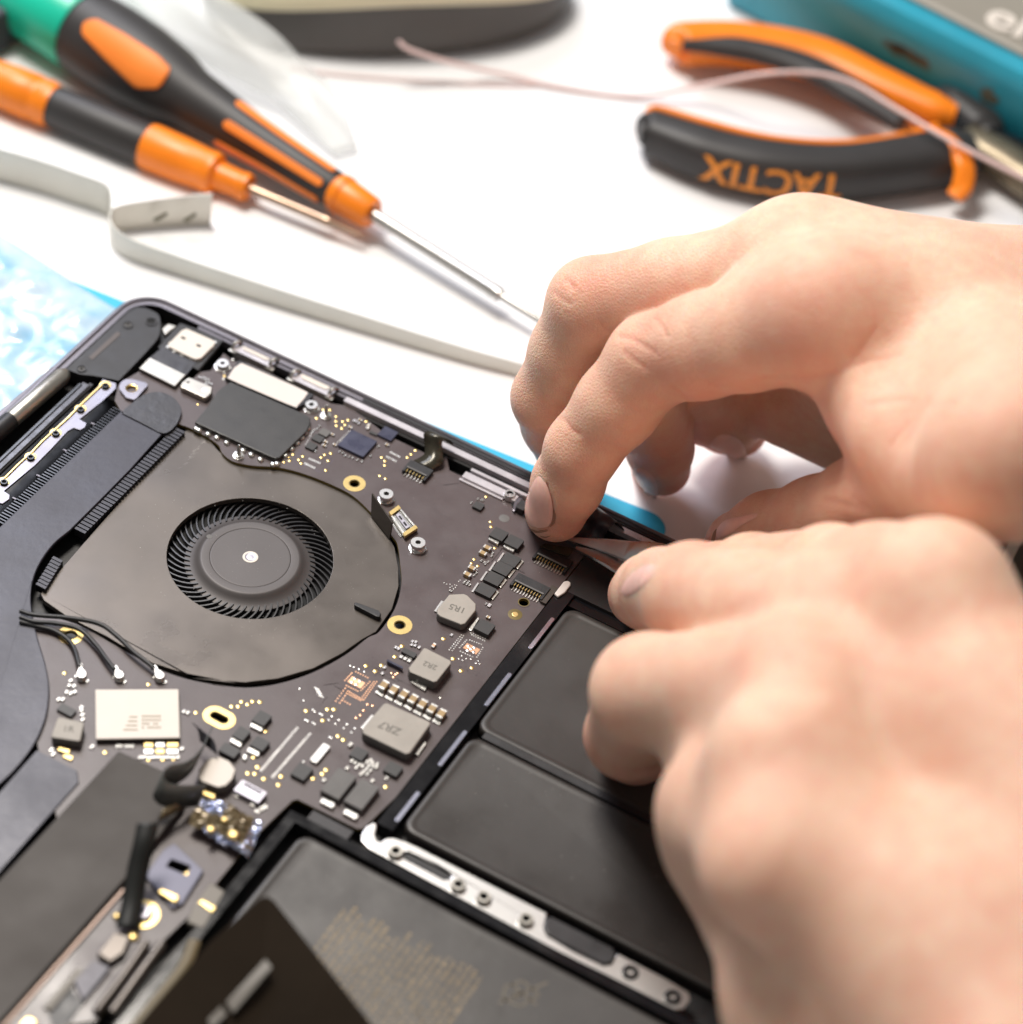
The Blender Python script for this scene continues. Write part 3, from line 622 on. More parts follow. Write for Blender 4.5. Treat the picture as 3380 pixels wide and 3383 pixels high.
# faint routed tracks under the lacquer
M('track', (0.090, 0.069, 0.070), 0.34, var=.1, vscale=80)
random.seed(77); k = MB()
for _ in range(70):
    fr_, x, y = random.choice(((z8, random.uniform(900, 1900), random.uniform(420, 1500)), (z8, random.uniform(100, 1000), random.uniform(880, 1600)), (z6, random.uniform(450, 1400), random.uniform(640, 1700)), (z5, random.uniform(900, 1900), random.uniform(850, 1330))))
    u, v = lp(*fr_(x, y), ZB); a0 = random.randrange(8); n_ = random.randrange(1, 5); L_ = [random.uniform(1.5, 7) for _ in range(4)]; dr = random.choice((-1, 1))
    for q in range(n_):
        pu, pv, aa = u+q*.42*math.cos((a0+2)*math.pi/4), v+q*.42*math.sin((a0+2)*math.pi/4), a0
        for ln in L_:
            nu, nv = pu+ln*math.cos(aa*math.pi/4), pv+ln*math.sin(aa*math.pi/4)
            if not (96 < nu < 158 and -118 < nv < -12) or (nu-FANc0[0])**2+(nv-FANc0[1])**2 < 47**2: break
            wx_, wy_ = -.07*math.sin(aa*math.pi/4), .07*math.cos(aa*math.pi/4)
            k.add([(pu+wx_, pv+wy_, ZB+.008), (pu-wx_, pv-wy_, ZB+.008), (nu-wx_, nv-wy_, ZB+.008), (nu+wx_, nv+wy_, ZB+.008)], [(0, 1, 2, 3)])
            pu, pv = nu, nv; aa = aa+dr if random.random() < .5 else aa
k.build('track', 'track', BD, local=True)
# ---- fan
FANc = lp(*ff(958, 745), ZB-.3); ZF = ZB-1.0
fo = LP(z4, [(1300, 1262), (1415, 1170), (1480, 1185), (1540, 1215), (1600, 1300)], ZF)
fo += LP(z5, [(300, 1010), (400, 1120), (500, 1195), (700, 1228), (900, 1240), (1080, 1300), (1300, 1395), (1420, 1465), (1530, 1580), (1640, 1700)], ZF)
fo += LP(z6, [(350, 1270), (378, 1420), (380, 1560), (330, 1730), (210, 1900)], ZF)
fo += LP(z8, [(1130, 480), (980, 585), (760, 700), (500, 775), (250, 805), (0, 785)], ZF)
fo += LP(z7, [(1700, 1138), (1400, 1080), (1150, 1000), (1000, 918), (800, 800), (500, 648), (330, 530), (305, 480), (330, 440)], ZF)
k = MB(); hole = circle(FANc, 22.3, 72)
k.prism(fo, ZF-1.6, ZF, [hole])
FN = k.build('fan', 'fan_cover', LT, local=True, bevel=.7, seg=4, smooth=45)
WM[FN] = Matrix.Translation(FN.location) @ Matrix.Rotation(YAW, 4, 'Z')
tag(FN, 'round blower fan with dark curved blades')
k = MB(); k.lathe(FANc, [(29.5, 9.12), (29.5, ZF-.75)], 48, 0, True, False); k.build('fan_well', 'void_black', FN, local=True, smooth=60)
k = MB()
k.lathe(FANc, [(17.6, ZF-4.2), (17.6, ZF-2.2), (16.8, ZF-2.0), (15.4, ZF-1.7), (14.3, ZF-.8), (13.7, ZF-.25), (13.3, ZF-.05), (13.1, ZF-.01), (12.9, ZF), (11.1, ZF), (10.98, ZF-.01), (10.88, ZF-.09), (10.76, ZF-.01), (10.6, ZF), (10.3, ZF), (2.4, ZF), (2.2, ZF+.005)], 64, 0, True, True)
k.lathe(FANc, [(2.15, ZF+.01), (2.1, ZF+.12), (1.5, ZF+.14)], 28, 1, False, False); k.lathe(FANc, [(1.5, ZF+.14), (1.1, ZF+.02), (.9, ZF+.05), (.1, ZF+.06)], 20, 2, False, True)
k.build('hub', ['fan_hub', 'label_cream', 'lilac_metal'], FN, smooth=35, local=True)
k = MB(); c = lp(*ff(560, 563), ZF); k.lathe(c, [(.8, ZF-.05), (.8, ZF+.03), (.6, ZF+.05)], 14); k.build('hub_dot', 'inductor_side', FN, local=True)
k = MB(); nseg = 7; rows = []
for i in range(nseg+1):
    t = i/nseg; r = 16.2+t*9.0; a = -.42*t**1.35
    z = ZF-1.55-.5*t
    for sgn in (-1, 1):
        da = sgn*.26/r
        rows.append((r*math.cos(a+da), r*math.sin(a+da), z))
        rows.append((r*math.cos(a+da), r*math.sin(a+da), z-3.8))
ff_ = []
for i in range(nseg):
    A_, B_ = 4*i, 4*i+4
    ff_ += [(A_, B_, B_+2, A_+2), (A_+1, A_+3, B_+3, B_+1), (A_, A_+1, B_+1, B_), (A_+2, B_+2, B_+3, A_+3)]
ff_ += [(0, 2, 3, 1), (4*nseg, 4*nseg+1, 4*nseg+3, 4*nseg+2)]
k.add(rows, ff_); bl = k.build('blade', 'fan_blade', FN, loc=(0, 0, 0), local=True, smooth=40)
NB = 59
bl.location = l2w(FANc[0], FANc[1], 0)*S
for i in range(1, NB):
    o = bl.copy(); scene.collection.objects.link(o); o.rotation_euler = (0, 0, YAW+2*math.pi*i/NB)
# raised tab and scratch on the cover
k = MB(); k.prism(LP(z8, [(1068, 205), (1085, 202), (1250, 262), (1272, 290), (1262, 315), (1235, 310), (1070, 225)], ZF+1.5), ZF, ZF+1.5); k.build('cover_tab', 'black_plastic', FN, bevel=.25, seg=3, local=True)
M('scratch', (.34, .31, .29), .5, .4, var=.4, vscale=1500)
k = MB()
for i in range(26):
    t = random.random(); x, y = 1335+t*205+random.uniform(-12, 12), 1482-t*235+random.uniform(-12, 12); w = .05+.09*t
    a = lp(*z4(x, y), ZF); ln = random.uniform(.5, 1.6); an = math.radians(62+random.uniform(-9, 9)); d = (math.cos(an)*ln, math.sin(an)*ln)
    k.add([(a[0], a[1]-w, ZF+.006), (a[0]+d[0], a[1]+d[1]-w*.4, ZF+.006), (a[0]+d[0], a[1]+d[1]+w*.4, ZF+.006), (a[0], a[1]+w, ZF+.006)], [(0, 1, 2, 3)])
k.build('scratch_mark', 'scratch', FN, local=True)

# ---- heat sink: dark foil plate, tongue, two rows of fins
ZH = ZB+1.0
hp = LP(z4, [(915, 1030), (925, 1062), (1215, 1212), (1100, 1340), (985, 1470), (760, 1700)], ZH)
hp += lsmooth(LP(z7, [(530, 0), (400, 110), (295, 260), (243, 400), (232, 520), (252, 680), (295, 850), (340, 1000), (368, 1150), (365, 1290), (335, 1440), (250, 1620), (120, 1790), (0, 1905), (-120, 2010)], ZH), 4)
hp += LP(z7, [(-260, 2010), (-260, 0)], ZH)+LP(z4, [(-200, 2100), (0, 1905)], ZH)
k = MB(); k.prism(hp, ZH-1.0, ZH)
HS = k.build('heat_sink', 'heat_tape', LT, bevel=.3, seg=3, local=True)
WM[HS] = Matrix.Translation(HS.location) @ Matrix.Rotation(YAW, 4, 'Z')
tg = lsmooth(LP(z4, [(922, 1058), (1000, 972), (1090, 912), (1190, 895), (1290, 930), (1352, 1000), (1358, 1060), (1312, 1155), (1222, 1206), (1080, 1135)], ZH+.25), 4, True)
k = MB(); k.prism(tg, ZH-1.2, ZH+.25); k.build('heat_pipe_end', 'black_foil', HS, bevel=.2, local=True)
def fins(fr, a, b, n, depth, h, nm='fin', m='black_plastic', th=.75):
    a, b = lp(*fr(*a), ZH-.6), lp(*fr(*b), ZH-.6); first = None
    for i in range(n):
        t = i/(n-1); u, v = a[0]+(b[0]-a[0])*t, a[1]+(b[1]-a[1])*t
        if first is None:
            k = MB(); k.box(0, depth, -th/2, th/2, 0, h); first = k.build(nm, m, HS, loc=(0, 0, 0), local=True, bevel=.12)
            first.location = l2w(u, v, ZH-.6-h)*S
        else: copyobj(first, (u, v, ZH-.6-h), HS)
M('fin_metal', (.045, .044, .050), .36, .6, var=.2, vscale=200)
fins(z4, (1305, 1165), (565, 1912), 36, 3.4, 2.6, m='fin_metal', th=.95)
fins(z7, (395, 205), (275, 400), 9, 3.0, 2.6, m='fin_metal', th=.95)
fins(z4, (845, 1010), (-40, 1850), 52, 3.4, 2.2, m='black_gloss', th=.4)
# hinge side: bracket with screws, smoked strips, hinge barrel
br = LP(z4, [(735, 855), (770, 800), (872, 832), (872, 868), (835, 905), (770, 965), (600, 1100), (650, 1130), (640, 1160), (600, 1182), (555, 1165), (510, 1190), (380, 1330), (270, 1440), (30, 1640), (75, 1670), (70, 1700), (20, 1735), (-40, 1720), (-60, 1640), (200, 1370)], ZB+.9)
k = MB(); k.prism(br, ZB+.2, ZB+.9); BRK = k.build('hinge_bracket', 'bracket_silver', LT, bevel=.12, local=True)
WM[BRK] = Matrix.Translation(BRK.location) @ Matrix.Rotation(YAW, 4, 'Z')
k = MB(); pts = [Vector((*lp(*z4(x, y), ZB+1.0), ZB+1.0)) for x, y in ((765, 845), (700, 905), (600, 1000), (520, 1085), (420, 1175), (320, 1265), (240, 1350), (140, 1440), (40, 1540), (-40, 1600))]
k.tube(pts, .38, 6); k.build('gold_trim', 'gold', BRK, local=True, smooth=60)
def screw(fr, x, y, r, z, parent, m='black_gloss', h=.7, star=True):
    c = lp(*fr(x, y), z+h); k = MB()
    k.lathe(c, [(r, z), (r, z+h*.6), (r*.85, z+h), (r*.55, z+h)], 20, 0, True, False); k.lathe(c, [(r*.55, z+h), (r*.5, z+h*.3)], 6, 1, False, True)
    return k.build('screw', [m, 'void_black'], parent, smooth=35, local=True)
for x, y in ((790, 845), (605, 1022), (418, 1202), (230, 1382), (30, 1568)):
    screw(z4, x, y, 1.15, ZB+.9, BRK)
    c = lp(*z4(x, y), ZB+.95); k = MB(); k.lathe(c, [(1.65, ZB+.85), (1.65, ZB+1.02), (1.2, ZB+1.04)], 20); k.build('washer', 'gold', BRK, local=True)
for i, (x, y) in enumerate(((700, 1130), (490, 1330), (290, 1520), (110, 1690))):
    lbox('bracket_rib', 'space_grey', z4(x-20, y), z4(x+14, y+6), ZB-3.5, ZB-.2, BRK, .1)
# smoked aerial window strips
for off, w, m_, zt in ((0, 2.6, 'translucent_smoke', ZB+.6), (-42, 1.3, 'black_gloss', ZB+.9), (40, 1.6, 'space_dark', ZB+.2)):
    a, b = lp(*z4(650+off, 830), zt), lp(*z4(-60+off, 1500), zt); u = (a[0]+lp(*z4(620+off, 850), zt)[0])/2
    a2, b2_ = Vector((*a, zt)), Vector((*b, zt)); d = (b2_-a2).normalized(); n_ = Vector((-d.y, d.x, 0))*w/2
    k = MB(); k.prism([(a2+n_).xy, (a2-n_).xy, (b2_-n_).xy, (b2_+n_).xy], zt-1.2, zt); k.build('aerial_strip', m_, LT, bevel=.3, local=True)
a, b = P(*z4(470, 775), ZB+.9), P(*z4(85, 1105), ZB+.9)
HB = MB(); d = (b-a); HB.axial(a, b, [(-1.5, 1.6), (0, 2.3), (.3, 2.45), (d.length-.3, 2.45), (d.length, 2.3)], 28); 
HBo = HB.build('hinge_barrel', 'module_silver', LT, smooth=40)
k = MB(); e = b+(b-a)*.7; k.axial(b, e, [(.05, 2.35), (.2, 2.6), ((e-b).length, 2.6)], 28); k.build('hinge_sleeve', 'black_plastic', LT, smooth=40)
k = MB(); q = LP(z4, [(392, 702), (455, 728), (-60, 1170), (-60, 1085)], ZR-.3); k.prism(q, 6, ZR-.3); k.build('hinge_bar', 'space_grey', LT, bevel=.3, local=True)
# speaker in the corner
sp = lsmooth(LP(z4, [(480, 718), (560, 625), (700, 500), (860, 370), (985, 275), (1060, 262), (1150, 290), (1200, 340), (1195, 470), (1130, 560), (1010, 690), (890, 812)], ZB+1.2), 3)+LP(z4, [(840, 800), (705, 775), (600, 765)], ZB+1.2)
k = MB(); k.prism(sp, ZB-3, ZB+1.2); SPK = k.build('speaker', 'black_plastic', LT, bevel=.3, seg=3, local=True, smooth=50)
WM[SPK] = Matrix.Translation(SPK.location) @ Matrix.Rotation(YAW, 4, 'Z')
k = MB(); k.prism(LP(z4, [(665, 635), (880, 440), (910, 462), (695, 655)], ZB+1.35), ZB+1.15, ZB+1.35); M('slot_brown', (.075, .058, .050), .4, .2); k.build('speaker_slot', 'slot_brown', SPK, bevel=.08, local=True)
screw(z4, 612, 722, .9, ZB+1.2, SPK, 'inductor_side', .3); screw(z4, 960, 392, .9, ZB+1.2, SPK, 'inductor_side', .3)
for x, y, r in ((612, 722, 1.5), (960, 392, 1.6), (1135, 368, 1.9)):
    c = lp(*z4(x, y), ZB+1.3); k = MB(); k.rings([[(c[0]+rr_*math.cos(6.283*i/20), c[1]+rr_*math.sin(6.283*i/20), zz) for i in range(20)] for rr_, zz in ((r, ZB+1.15), (r, ZB+1.5), (r*.72, ZB+1.5), (r*.7, ZB+1.1))], True, False, False); k.build('screw_boss', 'black_plastic', SPK, smooth=40, local=True)
c = lp(*z4(1135, 368), ZB+1.3); k = MB(); k.lathe(c, [(1.2, ZB+1.15), (1.2, ZB+1.22)], 16); k.build('screw_hole', 'void_black', SPK, local=True)
k = MB(); k.prism(LP(z4, [(1215, 420), (1260, 380), (1330, 400), (1290, 430), (1240, 470)], ZB+1.0), ZB-1, ZB+1.0); k.build('corner_clip', 'module_silver', LT, bevel=.4, seg=3, local=True)
# headphone jack: black body, pale can with two holes, foil tail and grey pad
lprism('jack_body', 'black_plastic', z4, [(1350, 375), (1640, 480), (1680, 510), (1520, 700), (1490, 735), (1180, 560)], ZB-.5, ZB+1.0, bev=.3)
jc = LP(z4, [(1262, 548), (1265, 525), (1285, 512), (1365, 432), (1400, 420), (1590, 502), (1612, 520), (1605, 550), (1590, 560), (1510, 640), (1470, 650), (1440, 640), (1275, 560)], ZB+1.9)
k = MB(); k.prism(jc, ZB+.9, ZB+1.9); JK = k.build('jack_can', 'label_cream', LT, bevel=.25, local=True)
WM[JK] = Matrix.Translation(JK.location) @ Matrix.Rotation(YAW, 4, 'Z')
for x, y in ((1375, 490), (1490, 547)): lbox('can_hole', 'void_black', z4(x-22, y), z4(x+22, y+2), ZB+1.88, ZB+1.93, JK, 0)
for x, y in ((1262, 560), (1310, 590), (1370, 615), (1440, 640), (1530, 610), (1590, 560), (1610, 525)):
    c = lp(*z4(x, y), ZB+1.2); k = MB(); k.lathe(c, [(.8, ZB+.7), (.8, ZB+1.2), (.5, ZB+1.4)], 10); k.build('can_tab', 'solder', JK, local=True)
lprism('jack_foil', 'black_foil', z4, [(1235, 545), (1495, 652), (1392, 775), (1120, 640)], ZB+.5, ZB+1.1, bev=.1)
lprism('jack_pad', 'module_silver', z4, [(1122, 638), (1392, 768), (1312, 852), (1045, 718)], ZB+.7, ZB+1.35, bev=.12)
lprism('jack_pad_base', 'black_plastic', z4, [(1118, 640), (1396, 772), (1314, 862), (1040, 722)], ZB-.2, ZB+.69, bev=.1)
# eyelet bracket beside the tongue
ey = lsmooth(LP(z4, [(900, 880), (898, 840), (930, 805), (985, 800), (1040, 812), (1108, 838), (1060, 900), (1015, 950), (970, 945), (930, 925)], ZB+1.0), 3, True)
k = MB(); c = lp(*z4(988, 868), ZB+1.0); k.prism(ey, ZB+.1, ZB+1.0, [circle(c, 1.75, 24)]); k.build('eyelet', 'bracket_silver', LT, bevel=.15, local=True)
k = MB(); k.rings([[(c[0]+r*math.cos(6.283*i/24), c[1]+r*math.sin(6.283*i/24), z) for i in range(24)] for r, z in ((1.74, ZB+.95), (1.35, ZB+.8), (1.3, ZB-.6))], True, False, True); k.build('eyelet_sleeve', 'gold', LT, smooth=50, local=True)
# polished side bracket with its screw
a, b = lp(*z6(868, 715), ZB+1.4), lp(*z6(1165, 885), ZB+1.4)
k = MB(); k.box(a[0], b[0]+3.4, a[1]-1.0, a[1]+1.4, ZB-.5, ZB+1.2); k.box(a[0]+1, b[0]+5.5, a[1]+1.9, a[1]+2.9, ZB-.5, ZB+1.9); k.box(a[0]-.4, b[0], a[1]-1.9, a[1]-1.1, ZB-.5, ZB+.5)
k.build('side_bracket', 'rail_metal', LT, bevel=.4, seg=3, local=True)
screw(z6, 1215, 862, 1.75, ZB+.3, LT, 'steel_white', 1.6)
lprism('fork_clip', 'bracket_silver', z6, [(1255, 885), (1300, 895), (1320, 920), (1270, 940), (1250, 1000), (1235, 985)], ZB-1, ZB+1.0, bev=.12)
# black blocks hidden by the fingertip, folded cable and its plug
lbox('camera_plug', 'black_plastic', b6(330, 560), b6(480, 520), ZB-.5, ZB+2.2, LT, .5)
ribbon('folded_cable', 'black_foil', [P(*b6(1000, 960), ZB+1.4), P(*b6(1060, 880), ZB+1.8), P(*b6(1150, 800), ZB+3.0), P(*b6(1220, 700), ZB+6.2), P(*b6(1290, 640), ZB+6.2), P(*b6(1340, 680), ZB+3.2), P(*b6(1380, 740), ZB+1.0)], UX*1.0+VX*(-.25), 8.0, LT, .25)
lprism('cable_backing', 'flex_brown', b6, [(640, 950), (960, 1000), (900, 1090), (590, 980)], ZB+1.35, ZB+1.55, bev=.05)
# ---- battery bay
ZC = ZB-.2
bu = 160.0
cu0 = lp(*c4(600, 1205), ZC)[0]; cv0 = lp(*c4(600, 1205), ZC)[1]; c1v1 = lp(*c4(1200, 420), ZC)[1]
mid = lp(*b4(1100, 230), ZC)[1]; botv = lp(*b4(800, 745), ZC)[1]
strip('bay_wall', 'black_gloss', bu+.35, cu0-1.6, botv-2, lp(*c4(1230, 110), ZB)[1], 9.1, ZB+.35, .5)
# bright slots cut into the wall
M('slot_steel', (.72, .74, .92), .2, 1.0, var=.1, vscale=300)
for a, b in (((885, 690), (1062, 480)), ((588, 1072), (768, 848)), ((275, 1475), (466, 1233)), ((-30, 1840), (150, 1642))):
    p, q = lp(*c4(*a), ZB+.4), lp(*c4(*b), ZB+.4); u = cu0-2.3
    k = MB(); k.prism(rrect(u-.55, u+.55, p[1]+.3, q[1]-.3, .5, 4), ZB+.1, ZB+.52); k.build('wall_slot', 'slot_steel', LT, bevel=.15, local=True)
def cell(name, u0, u1, v0, v1, r=3.0, lab=None, z=ZC, parent=LT):
    k = MB(); pr = [(.6, 9.2), (0.0, 9.8), (0.0, z-.7), (.15, z-.2), (.6, z), (1.5, z), (1.9, z-.12), (2.6, z-.2)]
    k.rings([[(x, y, h) for x, y in rrect(u0+o, u1-o, v0+o, v1-o, max(r-o*.5, .6), 6)] for o, h in pr])
    o = k.build(name, 'battery_skin', parent, smooth=50, local=True)
    if lab: tag(o, lab)
    WM[o] = Matrix.Translation(o.location) @ Matrix.Rotation(YAW, 4, 'Z')
    return o
cell('battery_cell', cu0-1.2, LU-6, mid+1.3, c1v1, 3.5)
cell('battery_cell', cu0-.6, LU-6, botv+.2, mid-1.0, 3.5)
strip('cell_divider', 'black_plastic', cu0+2, LU-6, mid-1.0+.1, mid+1.2, 9.2, ZC+.35, .5)
# block above the first cell, pale pill
strip('bay_block', 'space_dark', bu+.6, LU-6, c1v1+3.9, lp(*c4(1250, 70), ZB)[1], 9.1, ZB+.4, .4)
strip('bay_step', 'black_gloss', bu+2.0, LU-6, c1v1+.3, c1v1+3.8, 9.1, ZB-.6, .5)
p = lp(*c4(1140, 290), ZB+1.2); k = MB(); k.prism([(p[0]-1.1, p[1]-3.1), (p[0]+.3, p[1]-3.6), (p[0]+1.1, p[1]-1.0), (p[0]+1.1, p[1]+2.2), (p[0]+.6, p[1]+3.1), (p[0]-.5, p[1]+3.1), (p[0]-1.1, p[1]+2.3)], ZB+.4, ZB+1.2); k.build('pale_clip', 'pad_white', LT, bevel=.3, local=True)
strip('wall_cap', 'fan_cover', p[0]-3.2, p[0]-1.3, p[1]-7.5, p[1]-.5, ZB-.5, ZB+.9, .4)
# lower cell with printed text
c3u0, c3v1 = lp(*c2(690, 500), ZC); c3u0 -= .5
strip('bay_wall', 'black_gloss', c3u0-4.2, LU-5, c3v1+.6, c3v1+3.2, 9.1, ZB+1.1, .5)
strip('bay_wall', 'black_gloss', c3u0-5.4, c3u0-2.6, -LV+20, c3v1+3.2, 9.1, ZB+1.12, .5)
strip('bay_ledge', 'space_dark', c3u0-1.0, bu-3, c3v1+3.3, c3v1+6.6, 10, ZB+.55, .4)
CL3 = cell('battery_cell', c3u0, LU-6, -LV+25, c3v1, 3.5)
k = MB(); random.seed(3)
rows = [((1130, 1000), 14), ((1310, 1075), 8), ((1490, 1180), 6), ((1610, 1175), 6), ((1790, 1400), 4)]
o0 = lp(*c2(1140, 1000), ZC); zt = ZC-.2
ends = [(950, 1085), (1140, 995), (1310, 1075), (1360, 1135), (1490, 1175), (1600, 1165), (1590, 1330), (1690, 1420), (1790, 1400), (1855, 1480), (1960, 1500), (2010, 1600), (2080, 1560), (2150, 1640), (2230, 1690), (2300, 1640)]
us = lp(*c2(900, 1200), ZC)[0]
uE = lp(*c3(480, 1390), ZC)[0]
nrow = 21
for i in range(nrow):
    u = us+(uE-us)*i/(nrow-1)
    # rows start at a ragged line and run towards the back of the cell
    t = i/(nrow-1)
    vtop = lp(*c2(1050+t*1030, 1040+t*560), ZC)[1]+random.uniform(-3.0, 1.5)
    v = vtop; vend = vtop-random.uniform(38, 60)
    while v > vend:
        for s_ in range(random.randrange(2, 10)):
            q_ = zt+.012; t_ = random.random(); st_ = []
            if t_ < .8: st_.append((-.46, .46, -.17, 0))                       # stem
            if random.random() < .55: st_.append((-.46, -.24, -.38, 0))         # foot
            if random.random() < .5: st_.append((.24, .46, -.38, 0))            # head
            if random.random() < .4: st_.append((-.12, .12, -.36, 0))           # bar
            if random.random() < .4: st_.append((-.46, .46, -.40, -.24))        # second stem
            for x0, x1, y0, y1 in st_: k.add([(u+x0, v+y0, q_), (u+x1, v+y0, q_), (u+x1, v+y1, q_), (u+x0, v+y1, q_)], [(0, 1, 2, 3)])
            v -= .48
        v -= random.uniform(.4, .8)
M('print_tan', (.40, .30, .17), .55)
k.build('printed_text', 'print_tan', CL3, local=True)
# crossed-out bin and ring marks, very faint
M('print_faint', (.12, .10, .07), .5)
k = MB()
def stroke(pts, w=.35):
    q = LP(c3, pts, ZC)
    for a, b in zip(q, q[1:]):
        d = Vector((b[0]-a[0], b[1]-a[1])); n_ = Vector((-d.y, d.x)).normalized()*w
        k.add([(a[0]+n_.x, a[1]+n_.y, zt+.012), (a[0]-n_.x, a[1]-n_.y, zt+.012), (b[0]-n_.x, b[1]-n_.y, zt+.012), (b[0]+n_.x, b[1]+n_.y, zt+.012)], [(0, 1, 2, 3)])
stroke([(580, 1560), (700, 1520), (820, 1620), (680, 1700), (560, 1650), (580, 1560)]); stroke([(530, 1680), (880, 1530)]); stroke([(620, 1540), (800, 1690)])
stroke([(640, 1600), (690, 1620), (660, 1650), (630, 1630), (640, 1600)], .25)
k.build('printed_symbol', 'print_faint', CL3, local=True)
# metal plate with screws between the cells
ZP = ZB+1.0
pl = LP(b4, [(140, 560), (140, 530), (165, 490), (200, 470), (214, 480), (212, 500), (205, 530), (215, 560), (235, 568), (262, 548), (300, 546), (345, 560), (400, 585), (1050, 918), (1035, 985), (1060, 1030), (1170, 1098), (1330, 1175), (1400, 1115), (1640, 1240), (1745, 1305), (1755, 1340), (1720, 1385), (1680, 1388), (1330, 1210), (1160, 1130), (180, 600)], ZP)
slot = LP(b4, [(338, 640), (345, 618), (375, 612), (560, 705), (585, 730), (575, 748), (545, 752), (360, 655)], ZP)
k = MB(); k.prism(pl, ZP-1.3, ZP, [slot]); PLT = k.build('cell_bridge', 'steel_white', LT, bevel=.25, seg=3, local=True)
WM[PLT] = Matrix.Translation(PLT.location) @ Matrix.Rotation(YAW, 4, 'Z')
for x, y in ((308, 608), (615, 772), (740, 832), (948, 940)): screw(b4, x, y, 2.0, ZP, PLT, 'module_silver', 1.3)
for x, y in ((1460, 1200), (1668, 1322)): screw(b4, x, y, 2.1, ZP-.4, PLT, 'black_gloss', 1.0)
lprism('bridge_cover', 'space_dark', b4, [(1030, 985), (1045, 940), (1070, 928), (1375, 1085), (1392, 1120), (1370, 1160), (1330, 1165), (1050, 1020)], ZP-.2, ZP+.7, PLT, .5, seg=3)
# bottom left: grey cover plates, loose flexes, crumpled foil
lprism('lower_cover', 'heat_tape', b3, [(212, 312), (448, 432), (458, 500), (-100, 1130), (-100, 665)], ZB-.8, ZB+.4, LT, .25)
zc = ZB+2.2
lprism('cover_plate', 'cover_brown', b3, [(688, 316), (930, 425), (1010, 480), (1085, 560), (1060, 640), (870, 880), (720, 1065), (-90, 1990), (-200, 2050), (-200, 1280), (0, 1058)], zc-.6, zc, LT, .3)
M('trim_rose', (.23, .17, .145), .35, .6)
lprism('plate_trim', 'trim_rose', b3, [(712, 1108), (740, 1110), (40, 1905), (-60, 1990), (-60, 1940)], ZB-.1, ZB+.7, LT, .25)
M('strap_black', (.012, .013, .012), .5)
ribbon('loose_strap', 'strap_black', [P(*b3(735, 1340), ZB+2), P(*b3(770, 1180), ZB+4), P(*b3(800, 1000), ZB+8), P(*b3(835, 850), ZB+12), P(*b3(858, 735), ZB+14)], Vector((1, .25, 0)), 5.2, LT, .3)
M('flex_grey', (.10, .105, .10), .38, .2, var=.1, vscale=60)
ribbon('loose_flex', 'black_foil', [P(*b3(1210, 300), ZB+4.5), P(*b3(1195, 230), ZB+6), P(*b3(1165, 195), ZB+6.5)], Vector((1, -.7, 0)), 6.0, LT, .3)
ribbon('loose_flex', 'flex_grey', [P(*b3(1205, 240), ZB+5.5), P(*b3(1140, 370), ZB+6), P(*b3(1060, 440), ZB+7.5), P(*b3(960, 465), ZB+10), P(*b3(915, 515), ZB+11), P(*b3(960, 570), ZB+9), P(*b3(1080, 580), ZB+6), P(*b3(1170, 575), ZB+3)], Vector((.25, .55, .8)), 6.0, LT, .3)
ribbon('loose_flex', 'amber_film', [P(*b3(930, 690), ZB+6), P(*b3(1010, 650), ZB+5), P(*b3(1100, 600), ZB+3)], Vector((.2, 1, .3)), 3.6, LT, .25)
# crumpled foil-backed tape
k = MB(); n1, n2 = 22, 22; qd = [P(*b3(1090, 740), ZB+2.8), P(*b3(1175, 585), ZB+4.0), P(*b3(1525, 730), ZB+3.4), P(*b3(1440, 935), ZB+2.2)]
random.seed(11); g = [[0]*(n2+1) for _ in range(n1+1)]
for i in range(n1+1):
    for j in range(n2+1):
        s_, t_ = i/n1, j/n2; p = qd[0].lerp(qd[1], t_).lerp(qd[3].lerp(qd[2], t_), s_)
        e_ = min(s_, 1-s_, t_, 1-t_)
        g[i][j] = p+Vector((random.uniform(-.25, .25), random.uniform(-.25, .25), random.uniform(-.45, .45)+1.6*math.sin(3.1*s_)*math.sin(2.6*t_)+.6*math.sin(9*s_+4*t_)))
vs = [p for r in g for p in r]; fs = []; mi = []
for i in range(n1):
    for j in range(n2):
        a = i*(n2+1)+j; fs.append((a, a+1, a+n2+2, a+n2+1))
        s_, t_ = i/n1, j/n2
        mi.append(0 if (t_ > .55 and s_ < .38) or s_ > .82 and t_ > .25 or (t_ < .16 and s_ > .2) else 1)
k.v = [tuple(v) for v in vs]; k.f = fs; k.m = mi
o = k.build('crumpled_tape', ['foil_blue', 'amber_film'], LT); sd = o.modifiers.new('t', 'SOLIDIFY'); sd.thickness = .12*S
for x, y, r in ((1350, 800, 1.4), (1300, 715, .8), (1220, 770, 1.0)):
    w = P(*b3(x, y), ZB+5.0); k = MB(); k.lathe((w.x, w.y), [(r, w.z-.6), (r, w.z), (r*.6, w.z+.3)], 14); k.build('tape_dot', 'gold', LT)
